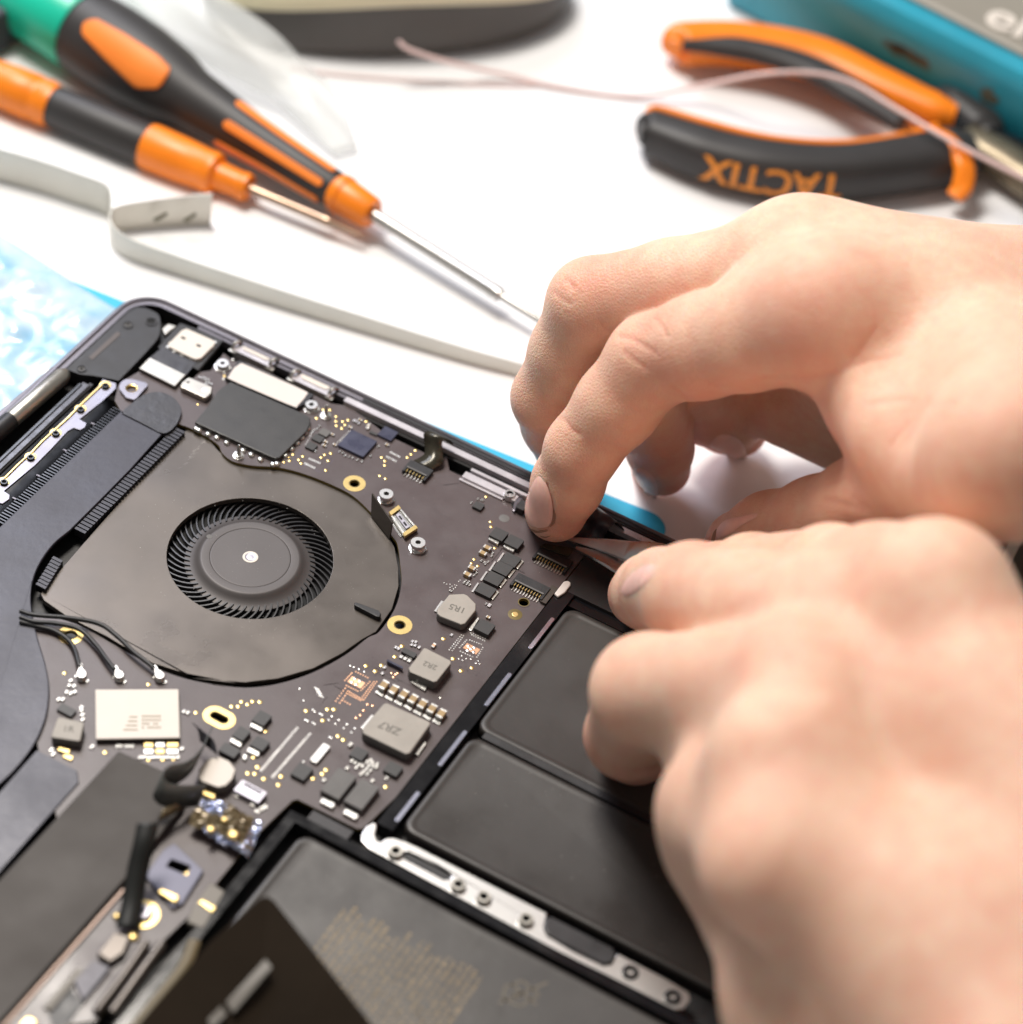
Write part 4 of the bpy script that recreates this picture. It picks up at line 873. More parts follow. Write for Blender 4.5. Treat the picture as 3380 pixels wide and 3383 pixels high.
# narrow tongue of the board with a slotted bracket and pads
M('slot_lilac', (.10, .10, .135), .42, .4)
lprism('slot_bracket', 'slot_lilac', b3, [(840, 1040), (950, 890), (1010, 850), (1180, 1010), (1060, 1200), (1000, 1230), (900, 1110)], ZB+.1, ZB+1.0, LT, .2, holes=[LP(b3, [(965, 985), (995, 945), (1105, 985), (1085, 1035)], ZB+1.0)])
lprism('gold_block', 'gold', b3, [(915, 1130), (935, 1115), (1040, 1160), (1020, 1195)], ZB+1.0, ZB+2.0, LT, .3)
c = lp(*b3(825, 1262), ZB+.2); k = MB(); k.rings([[(c[0]+r*math.cos(6.283*i/28), c[1]+r*math.sin(6.283*i/28), z) for i in range(28)] for r, z in ((4.1, ZB), (4.1, ZB+.25), (2.6, ZB+.25), (2.5, ZB))], True, False, False); k.build('mounting_ring', 'gold', LT, local=True, smooth=40)
k = MB(); k.lathe(c, [(2.2, ZB), (2.2, ZB+1.2), (1.9, ZB+1.5), (.9, ZB+1.5), (.8, ZB+.8)], 24); k.build('screw', 'lilac_metal', LT, local=True, smooth=40)
for x, y, r in ((775, 1390, 1.3), (678, 1272, 1.0)):
    c = lp(*b3(x, y), ZB+.6); k = MB(); k.lathe(c, [(r, ZB), (r, ZB+.5), (r*.7, ZB+.8)], 16); k.build('gold_stud', 'gold', LT, local=True, smooth=50)
M('dull_tan', (.15, .135, .115), .5, .2)
lprism('side_socket', 'dull_tan', b3, [(1120, 1200), (1220, 1070), (1310, 1130), (1180, 1350), (1080, 1310)], ZB-1, ZB+1.2, LT, .5, seg=3)
lprism('socket_band', 'gold', b3, [(1150, 1195), (1170, 1180), (1250, 1225), (1230, 1250)], ZB+1.2, ZB+1.4, LT, .08)
lprism('small_cup', 'fan_cover', b3, [(560, 1490), (660, 1360), (760, 1390), (720, 1490), (640, 1545)], ZB, ZB+1.8, LT, .5, seg=3)
M('dull_grey', (.13, .125, .14), .5, .3, var=.2, vscale=400)
lprism('woven_pad', 'dull_grey', b3, [(430, 1650), (540, 1530), (640, 1570), (480, 1770)], ZB, ZB+1.2, LT, .2)
for i in range(12):
    t = i/11; x, y = 250+t*180, 1800-t*210
    lprism('terminal', 'dull_tan', b3, [(x, y), (x+16, y-20), (x+62, y-4), (x+44, y+22)], ZB, ZB+.9, LT, .15)
lprism('dark_gap_shade', 'black_plastic', b3, [(285, 1850), (410, 1690), (480, 1780), (330, 1990)], ZB, ZB+.3, LT, 0)  # flat black piece that paints the shade of a gap here
lprism('gold_block', 'gold', b3, [(110, 1900), (165, 1850), (225, 1880), (150, 1960)], ZB+.3, ZB+1.6, LT, .5)
k = MB(); k.tube(smoothpath([P(*b3(560, 1830), ZB+1), P(*b3(720, 1620), ZB+1.2), P(*b3(850, 1430), ZB+1.4)], 5), 1.2, 10); k.build('lead_wire', 'fan_cover', LT, smooth=60)
k = MB(); k.tube(smoothpath([P(*b3(650, 1840), ZB+1), P(*b3(830, 1590), ZB+1.5), P(*b3(940, 1440), ZB+1.5)], 5), 1.4, 10); k.build('lead_wire', 'fan_cover', LT, smooth=60)
# board-to-battery flex seen edge on, below the lower wall
k = MB(); k.tube(smoothpath([P(*b3(1130, 1420), ZB+1.4), P(*b3(1060, 1580), ZB+2.6), P(*b3(900, 1780), ZB+4), P(*b3(760, 1960), ZB+5)], 5), 1.5, 8, 0, .5); M('flex_tan', (.15, .115, .06), .5)
k.build('flex_edge', 'flex_tan', LT, smooth=60)
# the big loose flap in the foreground, standing off the lower cell
zf = 30.0
fp = [P(*c2(-600, 1995), zf-9), P(*c2(0, 1310), zf-2), P(*c2(360, 1000), zf), P(*c2(415, 985), zf), P(*c2(470, 1020), zf), P(*c2(900, 1560), zf-2), P(*c2(1290, 2060), zf-5)]
k = MB(); tri = [tuple(p) for p in fp]; k.add(tri+[tuple(P(*c2(300, 2700), zf-14))], [(0, 1, 7), (1, 2, 7), (2, 3, 7), (3, 4, 7), (4, 5, 7), (5, 6, 7)])
o = k.build('loose_flap', 'flap_brown', LT); sd = o.modifiers.new('t', 'SOLIDIFY'); sd.thickness = .7*S; sd.offset = -1
M('stripe_grey', (.17, .155, .135), .5)
k = MB(); q = [P(*c2(110, 1770), zf-4.2), P(*c2(400, 1450), zf-1.1), P(*c2(450, 1510), zf-1.2), P(*c2(160, 1850), zf-4.8)]; q2 = [P(*c2(-30, 1900), zf-5.3), P(*c2(70, 1800), zf-4.3), P(*c2(110, 1860), zf-4.8), P(*c2(0, 1970), zf-5.8)]
k.add(q, [(0, 1, 2, 3)]); k.add(q2, [(0, 1, 2, 3)]); o = k.build('flap_stripe', 'stripe_grey', LT); sd = o.modifiers.new('t', 'SOLIDIFY'); sd.thickness = .5*S; sd.offset = 0

# dust and lint specks
M('dust', (.42, .40, .37), .9)
random.seed(31); k = MB()
def speck(u, v, z, r):
    a0 = random.uniform(0, 6.28); w = random.uniform(.35, 1.0)
    k.add([(u+r*math.cos(a0+q)*(1 if i % 2 else w), v+r*math.sin(a0+q)*(1 if i % 2 else w), z) for i, q in enumerate((0, 1.57, 3.14, 4.71))], [(0, 1, 2, 3)])
for _ in range(150):
    a0, r = random.uniform(0, 6.28), random.uniform(23.5, 34); speck(FANc[0]+r*math.cos(a0)*.95, FANc[1]+r*math.sin(a0)*.8, ZF+.012, random.choice((.05, .07, .09, .13)))
for _ in range(60):
    a0, r = random.uniform(0, 6.28), random.uniform(3, 12.5); speck(FANc[0]+r*math.cos(a0), FANc[1]+r*math.sin(a0), ZF+.015, random.choice((.04, .06, .08)))
for _ in range(160): speck(random.uniform(cu0+4, LU-14), random.uniform(botv+5, c1v1-5), ZC-.185, random.choice((.05, .07, .1, .14)))
for _ in range(120): speck(random.uniform(c3u0+5, LU-20), random.uniform(c3v1-70, c3v1-5), ZC-.185, random.choice((.06, .08, .12)))
for _ in range(90): speck(random.uniform(108, 157), random.uniform(-75, -15), ZB+.012, random.choice((.04, .06, .08)))
tag(k.build('dust', 'dust', LT, local=True), kind='stuff')
# ================================================================== tools and things on the desk
M('wrap_blue', (0.66, 0.78, 0.88), 0.25, var=1, vscale=75, col2=(0.30, 0.56, 0.78), bump=0.9, bscale=55, rvar=.12, coat=.3, detail=3)
def FP(x, y, z): return P(*F(x, y), z)
# crinkled film sheet at the left edge
k = MB(); nx, ny = 60, 44; random.seed(5)
q0, q1, q2, q3 = FP(-330, 640, 0), FP(-160, 352, 0), FP(238, 602, 0), FP(60, 840, 0)
ph = [(random.uniform(.1, .5), random.uniform(.1, .5), random.uniform(0, 6), random.uniform(.2, .5)) for _ in range(14)]
vs = []
for i in range(nx+1):
    for j in range(ny+1):
        s_, t_ = i/nx, j/ny; p = q0.lerp(q3, s_).lerp(q1.lerp(q2, s_), t_)
        e_ = .6*math.sin(s_*9+t_*3)*(1 if t_ < .99 else .5)
        h = sum(a*math.sin(fx*p.x+fy*p.y*(1 if n_ % 2 else -1)+o_) for n_, (fx, fy, o_, a) in enumerate(ph))
        edge = min(1, 6*min(s_, 1-s_, t_, 1-t_)+.15)
        vs.append((p.x+e_*t_, p.y+e_*.5, 1.35+edge*(1.2+abs(h)*.75)))
k.add(vs, [(i*(ny+1)+j, (i+1)*(ny+1)+j, (i+1)*(ny+1)+j+1, i*(ny+1)+j+1) for i in range(nx) for j in range(ny)])
o = k.build('plastic_film', 'wrap_blue', smooth=180); sd = o.modifiers.new('t', 'SOLIDIFY'); sd.thickness = .1*S; sd.offset = 1
tag(o, 'crinkled pale blue plastic film lying on the mat left of the laptop', 'plastic film')

# ---- screwdrivers
M('orange', (0.92, 0.235, 0.008), 0.38, var=.05, vscale=60)
M('orange_soft', (0.95, 0.25, 0.03), 0.5, var=.04, vscale=60)
M('grip_black', (0.030, 0.028, 0.028), 0.5, var=.12, vscale=60, bump=.08, bscale=900)
M('cap_green', (0.010, 0.56, 0.37), 0.34)
M('shaft_brown', (0.42, 0.30, 0.22), 0.28, 1.0, var=.1, vscale=200)
M('shaft_steel', (0.46, 0.45, 0.43), 0.32, 1.0)
def axpos(a, b):
    d = (b-a); L_ = d.length; d.normalize(); return d, L_
a, b = FP(-70, 128, 7.2), FP(688, 447, 5.0); d, L_ = axpos(a, b)
def tx(x, y):   # distance along the axis of the pixel nearest to it
    best = min(range(0, 2001), key=lambda i: (lambda s_: (s_[0]-x)**2+(s_[1]-y)**2)(proj(a+d*L_*i/2000))); return L_*best/2000
def proj(w):
    v = ROT.transposed() @ (w-CAM); return ((v.x/-v.z*FPX+W0/2)/1.7513, (-v.y/-v.z*FPX+H0/2)/1.7513)
SD = newempty('screwdriver', (a.x, a.y, 0)); tag(SD, 'small screwdriver with orange ferrule and black grip, copper coloured blade', 'screwdriver', 'screwdrivers on the desk')
t1, t2, t3, t4, t5 = tx(112, 180), tx(282, 268), tx(415, 318), tx(432, 330), tx(474, 348)
MB().axial(a, b, [(0, 3.5), (3, 6.5), (t1*.55, 7.5), (t1*.78, 7.6), (t1*.8, 7.2), (t1*.86, 7.2), (t1*.88, 7.5), (t1, 7.0)], 32).build('end_cap', 'orange', SD, smooth=35)
MB().axial(a, b, [(t1, 6.6), (t1+1, 6.9), ((t1+t2)/2, 6.9), (t2-1, 7.0), (t2, 6.7)], 32).build('grip', 'grip_black', SD, smooth=35)
MB().axial(a, b, [(t2, 7.3), (t2+1, 7.5), ((t2+t3)/2, 7.2), (t3-4, 6.6), (t3-3.5, 6.9), (t3-.5, 6.7), (t3, 6.2), (t3+.5, 4.6), (t4+2, 4.3), (t5-3, 4.2), (t5-2.6, 4.6), (t5-.3, 4.4), (t5, 3.6)], 32).build('ferrule', 'orange', SD, smooth=35)
MB().axial(a, b, [(t5-1, 1.55), (L_*.90, 1.55), (L_*.905, 1.7), (L_*.92, 1.4), (L_*.93, 1.0), (L_*.985, .7), (L_, .25)], 16).build('blade', 'shaft_brown', SD, smooth=35)
# the big one
a, b = FP(18, -32, 14.0), FP(1030, 612, 6.5); d, L_ = axpos(a, b)
SD2 = newempty('screwdriver', (a.x, a.y, 0)); tag(SD2, 'large screwdriver with green end cap, black grip and orange inlays', 'screwdriver', 'screwdrivers on the desk')
g1 = tx(160, 55); n1_ = tx(370, 130); n2_ = tx(440, 230); n3_ = tx(640, 355); n4_ = tx(705, 400); s1 = tx(945, 555)
MB().axial(a, b, [(0, 9), (2, 12.0), (6, 13.6), (g1-1, 14.0), (g1, 13.5)], 36).build('end_cap', 'cap_green', SD2, smooth=35)
prof = [(g1, 13.0), (g1+1.5, 14.2), (g1+12, 14.6), ((g1+n1_)/2+4, 14.2), (n1_-4, 12.4), (n1_+4, 10.0), (n2_, 8.3), (n2_+8, 7.5), ((n2_+n3_)/2, 6.8), (n3_-2, 6.0), (n3_, 5.4)]
MB().axial(a, b, prof, 48).build('grip', 'grip_black', SD2, smooth=35)
def rad(t):
    for (p, r), (p2, r2) in zip(prof, prof[1:]):
        if p <= t <= p2: return r+(r2-r)*(t-p)/(p2-p)
    return prof[-1][1]
ux = d.cross(Vector((0, 0, 1))).normalized(); wx = ux.cross(d)
tocam = (CAM-(a+d*L_*.3)).normalized(); phi0 = math.atan2(tocam.dot(wx), tocam.dot(ux))
def inlay(spec, name='inlay', m='orange_soft', n=14, lift=.25):
    """spec: (t, phi_lo, phi_hi) along the grip; a patch that follows its surface"""
    k = MB(); rows_ = []
    for t, lo, hi in spec:
        rows_.append([a+d*t+(ux*math.cos(p)+wx*math.sin(p))*(rad(t)+lift) for p in [lo+(hi-lo)*i/n for i in range(n+1)]])
    k.rings(rows_, False); o = k.build(name, m, SD2, smooth=60)
    s_ = o.modifiers.new('t', 'SOLIDIFY'); s_.thickness = .6*S; s_.offset = 0
i0, i1, i2 = tx(215, 45), tx(335, 120), tx(360, 140)
inlay([(i0, phi0+.10, phi0+.16), (i0+1.2, phi0-.06, phi0+.28), (i0+3, phi0-.12, phi0+.36), ((i0+i1)/2, phi0-.30, phi0+.42), (i1-2, phi0-.52, phi0+.46), (i1, phi0-.50, phi0+.46), (i2-1, phi0-.28, phi0+.40), (i2, phi0-.1, phi0+.2)])
for off, q in ((-.10, 0), (.95, 0), (-1.15, 0)):
    ta, tb_ = n2_+(2 if off == -.10 else 0), n3_-2.5
    inlay([(ta, phi0+off-.04, phi0+off+.04), (ta+1, phi0+off-.18, phi0+off+.18), ((ta+tb_)/2, phi0+off-.2, phi0+off+.2), (tb_-1, phi0+off-.2, phi0+off+.2), (tb_, phi0+off-.05, phi0+off+.05)], n=8)
MB().axial(a, b, [(n3_-.5, 5.6), (n3_+.4, 6.3), (n3_+3, 6.4), (n3_+3.4, 5.9), (n3_+4.2, 5.9), (n4_-1, 5.2), (n4_, 4.6)], 32).build('ferrule', 'orange', SD2, smooth=35)
MB().axial(a, b, [(n4_-1, 2.1), (s1-4, 2.1), (s1-3.6, 2.25), (s1, 2.2), (s1+.6, 1.2), (L_-3, 1.05), (L_, .6)], 20).build('blade', 'shaft_steel', SD2, smooth=35)

# ---- thin steel strip with a hooked end, standing on edge
M('strip_steel', (0.74, 0.72, 0.65), 0.36, 0.3, var=.05, vscale=60)
def wall(name, m, pts, h, z0=.05, parent=None, th=.3):
    q = smoothpath(pts, 16); k = MB(); vs = []; fs = []
    for i, p in enumerate(q):
        hh = h[0]+(h[1]-h[0])*i/(len(q)-1)
        vs += [(p.x, p.y, z0), (p.x, p.y, z0+hh)]
        if i: fs.append((2*i-2, 2*i, 2*i+1, 2*i-1))
    k.add(vs, fs); o = k.build(name, m, parent); s_ = o.modifiers.new('t', 'SOLIDIFY'); s_.thickness = th*S; s_.offset = 0
    return o
ST = newempty('steel_strip', FP(210, 470, 0)); tag(ST, 'thin bent steel strip with a hooked end standing on its edge', 'steel strip')
wall('strip_band', 'strip_steel', [FP(1010, 718, 0), FP(870, 682, 0), FP(700, 632, 0), FP(520, 578, 0), FP(330, 518, 0), FP(250, 492, 0), FP(214, 470, 0), FP(208, 448, 0), FP(228, 436, 0), FP(300, 428, 0), FP(360, 424, 0), FP(398, 424, 0)], (5.0, 12.5), parent=ST)
wall('strip_band', 'strip_steel', [FP(-60, 326, 0), FP(60, 358, 0), FP(140, 384, 0), FP(196, 404, 0), FP(209, 422, 0), FP(210, 452, 0)], (13.0, 11.8), parent=ST)
M('smudge', (.14, .13, .08), .6)
for x0, x1, y0 in ((288, 318, 404), (345, 372, 405)):
    k = MB(); p, q = FP(x0, y0+8, 6), FP(x1, y0-2, 9); d_ = Vector((0, -.45, 0))
    k.add([p+d_, p+d_+Vector((1.2, 0, -1)), q+d_+Vector((0, 0, -.2)), q+d_+Vector((-.6, 0, .7))], [(0, 1, 2, 3)])
    o = k.build('smudge', 'smudge', ST); s_ = o.modifiers.new('t', 'SOLIDIFY'); s_.thickness = .05*S

# ---- pliers
PL = newempty('pliers', FP(1600, 330, 0)); tag(PL, 'orange and black handled pliers lying open beside the teal box', 'pliers')
M('jaw_steel', (.24, .20, .14), .42, .8, var=.25, vscale=90)
def sweep(name, m, path, prof, parent, n=24, tilt=0.0):
    """path: world points; prof: (half width across, half height) per point, interpolated along"""
    q = smoothpath(path, 8); rr = []
    for i, p in enumerate(q):
        dd = (q[min(i+1, len(q)-1)]-q[max(i-1, 0)]).normalized(); uu = dd.cross(Vector((0, 0, 1))).normalized(); ww = uu.cross(dd)
        t = i/(len(q)-1)*(len(prof)-1); j = min(int(t), len(prof)-2); f_ = t-j
        f_ = f_*f_*(3-2*f_)
        A_, B_ = prof[j][0]+(prof[j+1][0]-prof[j][0])*f_, prof[j][1]+(prof[j+1][1]-prof[j][1])*f_
        ring_ = []
        for s_ in range(n):
            an = 2*math.pi*s_/n; cx, sx = math.cos(an), math.sin(an)
            e = .75
            x, y = A_*math.copysign(abs(cx)**e, cx), B_*math.copysign(abs(sx)**e, sx)
            x, y = x*math.cos(tilt)-y*math.sin(tilt), x*math.sin(tilt)+y*math.cos(tilt)
            ring_.append(p+uu*x+ww*y)
        rr.append(ring_)
    return MB().rings(rr).build(name, m, parent, smooth=60)
zp = 9.0
up = [FP(1268, 92, zp), FP(1290, 82, zp), (FP(1400, 84, zp)), FP(1540, 112, zp), FP(1660, 168, zp), FP(1755, 212, zp), FP(1800, 225, zp)]
sweep('handle', 'orange', up, [(3.5, 3), (7.6, 6.5), (7.8, 7), (8.0, 7), (7.4, 7), (6.4, 7), (5.5, 6)], PL)
sweep('handle_inlay', 'grip_black', [FP(1288, 85, zp+4.8), FP(1400, 92, zp+4.8), FP(1520, 124, zp+4.8), FP(1620, 178, zp+4.8), FP(1700, 232, zp+4.4)], [(1.6, 2), (4.4, 3.0), (5.2, 3.0), (5.2, 3.0), (4.0, 2.6)], PL)
lo = [FP(1206, 250, zp), FP(1232, 252, zp), FP(1330, 290, zp), FP(1450, 318, zp), FP(1580, 326, zp), FP(1700, 312, zp), FP(1790, 296, zp), FP(1830, 292, zp)]
sweep('handle', 'grip_black', lo, [(3.5, 3.5), (7.2, 7), (8.4, 8.2), (8.8, 8.6), (8.6, 8.6), (9.2, 8.6), (10.0, 8.4), (8.0, 7)], PL)
sweep('handle_edge', 'orange', [FP(1212, 232, zp+2.0), FP(1236, 214, zp+2.0), FP(1330, 242, zp+2), FP(1450, 272, zp+2), FP(1580, 282, zp+2), FP(1690, 270, zp+2), FP(1765, 246, zp+2.4)], [(1.0, 1.5), (1.5, 3.2), (1.6, 3.6), (1.6, 3.8), (1.7, 3.8), (2.2, 3.8), (1.6, 3.0)], PL)
sweep('handle_collar', 'orange', [FP(1752, 243, zp+5.5), FP(1790, 268, zp+6.6), FP(1818, 310, zp+5.5), FP(1816, 350, zp+1), FP(1800, 372, zp-2)], [(1.5, 1.6), (2.7, 2.2), (3.4, 2.4), (3.6, 2.4), (3.0, 2.0)], PL)
sweep('pivot_sleeve', 'grip_black', [FP(1765, 205, zp), FP(1800, 205, zp), FP(1850, 240, zp), FP(1870, 262, zp)], [(5.5, 6.8), (7.2, 7.6), (7.2, 7.0), (5.0, 5)], PL)
sweep('sleeve_cap', 'orange', [FP(1775, 175, zp+2), FP(1802, 166, zp+2.4), FP(1835, 178, zp+2)], [(1.6, 3), (2.2, 4), (1.6, 3)], PL)
sweep('jaw', 'jaw_steel', [FP(1820, 262, zp), FP(1880, 295, zp), FP(1960, 345, zp), FP(2080, 420, zp)], [(6.0, 5.0), (7.0, 5.6), (7.2, 5.6), (4.0, 4)], PL)
sweep('jaw', 'black_gloss', [FP(1800, 240, zp), FP(1850, 258, zp), FP(1920, 288, zp), FP(2010, 330, zp)], [(3.0, 4.0), (3.4, 4.4), (3.6, 4.6), (2.0, 3)], PL)
M('print_orange', (.85, .30, .03), .5)
# brand lettering, upside down along the lower handle's near flank
me = text_mesh('TACTIX', 7.6*S, .00015); me.materials.append(MATS['print_orange'])
p0, p1 = FP(1345, 327, zp+1.5), FP(1560, 367, zp+1.5)
cen = None
bm = bmesh.new(); bm.from_mesh(me); bmesh.ops.triangulate(bm, faces=bm.faces[:]); bmesh.ops.subdivide_edges(bm, edges=bm.edges[:], cuts=5, use_grid_fill=True); bm.to_mesh(me); bm.free()
vs = [v.co.copy() for v in me.vertices]; xs = [v.x for v in vs]; ys = [v.y for v in vs]; x0, x1 = min(xs), max(xs); yc = (min(ys)+max(ys))/2; hh = (max(ys)-min(ys))
path = smoothpath(lo, 24)
def onpath(px):   # path station under the pixel column
    return min(range(1, len(path)-1), key=lambda i: abs(proj(path[i])[0]-px))
for v in me.vertices:
    t = (v.co.x-x0)/(x1-x0); px = 1575-(1575-1335)*t
    i = onpath(px); p = path[i]; q = path[i+1]; f_ = 0
    pa, pb = proj(path[i-1])[0], proj(path[i+1])[0]
    f_ = (px-pa)/(pb-pa) if pb != pa else 0
    p = path[i-1].lerp(path[i+1], f_)
    dd = (path[i+1]-path[i-1]).normalized(); uu = dd.cross(Vector((0, 0, 1))).normalized()
    an = 0.0
    # flank angle measured from the near side upwards
    r = 9.05+(.12 if v.co.z > 0 else -.1)
    an = math.radians(8)-(v.co.y-yc)/hh*math.radians(50)
    e = .75; cx, sx = math.cos(an), math.sin(an)
    w = p+uu*(8.75*abs(cx)**e)*1.0+Vector((0, 0, 1))*8.65*math.copysign(abs(sx)**e, sx)
    w += (uu*cx+Vector((0, 0, 1))*sx)*(.35 if v.co.z > 0 else -.2)
    v.co = w*S
t = bpy.data.objects.new('lettering', me); scene.collection.objects.link(t); setparent(t, PL)

# ---- teal and grey box, top right
M('teal', (0.026, 0.31, 0.43), 0.36, var=.10, vscale=30, rvar=.08)
M('box_grey', (0.27, 0.25, 0.21), 0.5, var=.06, vscale=40)
M('grime', (.11, .12, .09), .8, var=.4, vscale=200)
BX = newempty('tool_box', FP(1900, 220, 0)); tag(BX, 'teal box with a grey lid and pale letters behind the pliers', 'box')
ht = 34.0
pa, pb = P(2960, 0, ht), P(3380, 214, ht); dirx = (pb-pa); dirx.z = 0; dirx.normalize(); nrm = Vector((-dirx.y, dirx.x, 0))
st, en = -62, 190
def bx(u, n_, z): w = pa+dirx*u+nrm*n_; return Vector((w.x, w.y, z))
k = MB(); sect = [(1.5, .1), (-1.5, 1.5), (-4.0, 14), (-5.0, 26), (-4.6, 30), (-3.0, 33), (0, ht-.2), (2.5, ht), (90, ht), (90, .1)]
k.rings([[bx(u, n_*1.0, z) for n_, z in sect] for u in (st, st+1.5, en)], True); k.build('box_base', 'teal', BX, smooth=40)
k = MB(); sect = [(3.2, ht+.05), (3.0, ht+1.5), (4.5, ht+2.4), (86, ht+2.4), (86, ht+.05)]
k.rings([[bx(u, n_, z) for n_, z in sect] for u in (st+2, en-2)], True); k.build('box_lid', 'box_grey', BX, smooth=30)
me = text_mesh('elo', 22*S, .0002); me.materials.append(MATS['label_cream']); t = bpy.data.objects.new('lettering', me); scene.collection.objects.link(t)
cl = FP(1935, 52, ht+2.6); t.location = cl*S; t.rotation_euler = (0, 0, math.atan2(dirx.y, dirx.x)+math.radians(8)); setparent(t, BX)
# worn, grimy patches
random.seed(21)
for (x, y, rx, ry) in ((1735, 55, 4, 1.4), (1765, 80, 6, 1.2), (1868, 172, 4, 1.6), (1690, 96, 8, 1.2)):
    w = FP(x, y, 22); n_ = (w-pa).dot(nrm); w = w-nrm*(n_+4.9); u_ = (w-pa).dot(dirx)
    k = MB(); pts = [(u_+rx*math.cos(6.283*i/14)*random.uniform(.6, 1.2), 20+ry*2*math.sin(6.283*i/14)*random.uniform(.6, 1.2)) for i in range(14)]
    zc_ = proj(w)
    vv = []
    for uu_, zz in pts:
        nn = -4.0-(zz-14)/12.0 if zz < 26 else -5.0
        vv.append(bx(uu_, nn-.25, max(4, min(26, zz))))
    k.add(vv, [tuple(range(14))[::-1]]); o = k.build('grime_patch', 'grime', BX); s_ = o.modifiers.new('t', 'SOLIDIFY'); s_.thickness = .1*S; s_.offset = 0

# ---- cream and charcoal desktop device, top centre
M('cream', (0.80, 0.74, 0.52), 0.42, var=.03, vscale=30)
M('charcoal', (0.085, 0.078, 0.072), 0.5, var=.1, vscale=40)
M('red_light', (0.5, 0.03, 0.03), 0.4)
DV = newempty('desk_device', FP(760, 60, 0)); tag(DV, 'rounded cream and charcoal desk device behind the screwdrivers', 'device')
e0, e1 = FP(395, 80, 0), FP(1092, 52, 0); fw = (e1-e0); Lx = fw.length; fw.normalize(); bw = Vector((-fw.y, fw.x, 0))
def ovl(off, z, k_=0.0):
    o_ = []
    for i in range(64):
        an = 2*math.pi*i/64; cx, sx = math.cos(an), math.sin(an)
        x = Lx/2+(Lx/2-off)*math.copysign(abs(cx)**.9, cx); y = 20+(34-off)*math.copysign(abs(sx)**.9, sx)
        w = e0+fw*x+bw*y; o_.append(Vector((w.x, w.y, z+k_*(x/Lx-.5)**2)))
    return o_
MB().rings([ovl(2.0, .1), ovl(.4, 1.5), ovl(0, 5, 4), ovl(.2, 12, -12), ovl(.8, 21, -44)]).build('lower_shell', 'charcoal', DV, smooth=50)
MB().rings([ovl(.5, 21.1, -44), ovl(.6, 24, -42), ovl(2.0, 27, -38), ovl(6, 29, -34), ovl(14, 31, -26), ovl(26, 31.5, -20)]).build('upper_shell', 'cream', DV, smooth=50)
w = FP(780, 22, 16); k = MB(); k.lathe((w.x, w.y), [(2.4, 9), (2.4, 18.6), (1.5, 19.2)], 16); k.build('indicator_light', 'red_light', DV, smooth=50)

# ---- translucent white sleeve behind the big screwdriver
M('sleeve_white', (0.86, 0.88, 0.86), 0.3, var=.04, vscale=30, bump=.6, bscale=60, alpha=.36, trans=0.0)
k = MB(); path = smoothpath([FP(255, -60, 8), FP(330, 10, 10), FP(420, 70, 11), FP(500, 118, 10), FP(560, 165, 7), FP(610, 222, 5), FP(652, 286, 2)], 8); rr = []
for i, p in enumerate(path):
    t = i/(len(path)-1); dd = (path[min(i+1, len(path)-1)]-path[max(0, i-1)]).normalized(); uu = dd.cross(Vector((0, 0, 1))).normalized()
    A_ = 11.5*(1-.62*t**3)*(1+.05*math.sin(9*t)); B_ = max(1.0, p.z-.3)
    rr.append([p+uu*A_*math.cos(6.283*s_/24)*(1+.06*math.sin(5*6.283*s_/24+7*t))+Vector((0, 0, 1))*B_*math.sin(6.283*s_/24)*(1+.08*math.sin(4*6.283*s_/24+12*t)) for s_ in range(24)])
k.rings(rr); o = k.build('plastic_sleeve', 'sleeve_white', smooth=180); tag(o, 'milky white plastic sleeve lying behind the large screwdriver', 'plastic sleeve')

# ---- thin pink wire running across the desk to the pliers
M('wire_pink', (0.80, 0.60, 0.57), 0.35)
k = MB(); k.tube(smoothpath([FP(752, 78, 16), FP(775, 95, 13), FP(850, 118, 8), FP(950, 140, 2.5), FP(1060, 165, 1.2), FP(1200, 182, 1.4), FP(1330, 160, 8), FP(1430, 141, 19), FP(1520, 137, 22), FP(1600, 153, 22), FP(1690, 205, 21), FP(1780, 258, 20.5), FP(1870, 305, 19), FP(1960, 350, 17)], 10), .8, 10)
tag(k.build('wire', 'wire_pink', smooth=60), 'thin pale pink wire curving over the pliers', 'wire', 'pink wires')
k = MB(); k.tube(smoothpath([FP(545, 128, 1.2), FP(640, 140, 1.0), FP(800, 152, 1.0), FP(960, 160, 1.0), FP(1020, 158, 1.0)], 8), .45, 8)
tag(k.build('wire', 'wire_pink', smooth=60), 'faint pink wire lying flat below the cream device', 'wire', 'pink wires')

# ---- dark case corner, top left, and a dark slab between the wrists at the right edge
M('slate', (.05, .055, .07), .45)
k = MB(); q = [FP(-120, -40, 16), FP(58, -30, 16), FP(20, 18, 16), FP(-60, 60, 16)]; k.prism([p.xy for p in q], .1, 16, mi=0)
tag(k.build('dark_case', 'slate', bevel=2.0, seg=3), 'dark slate case corner in the far left corner behind the green cap', 'case')
M('slab_dark', (.045, .03, .018), .5)
SL = newempty('dark_box', FP(1900, 1010, 0)); tag(SL, 'low dark box with a pale metal trim between the two wrists', 'box')
q = [FP(1780, 1005, 7), FP(1960, 905, 7), FP(2150, 1200, 7), FP(1900, 1320, 7)]
k = MB(); k.prism([p.xy for p in q], .1, 6.6); k.build('box_body', 'slab_dark', SL, bevel=.8)
p0, p1 = FP(1880, 1095, 6.6), FP(1965, 920, 6.6); n_ = Vector((p0.y-p1.y, p1.x-p0.x, 0)).normalized()*1.6
k = MB(); k.prism([(p0+n_).xy, (p0-n_).xy, (p1-n_).xy, (p1+n_).xy], 6.5, 7.0); k.build('box_trim', 'module_silver', SL, bevel=.15)
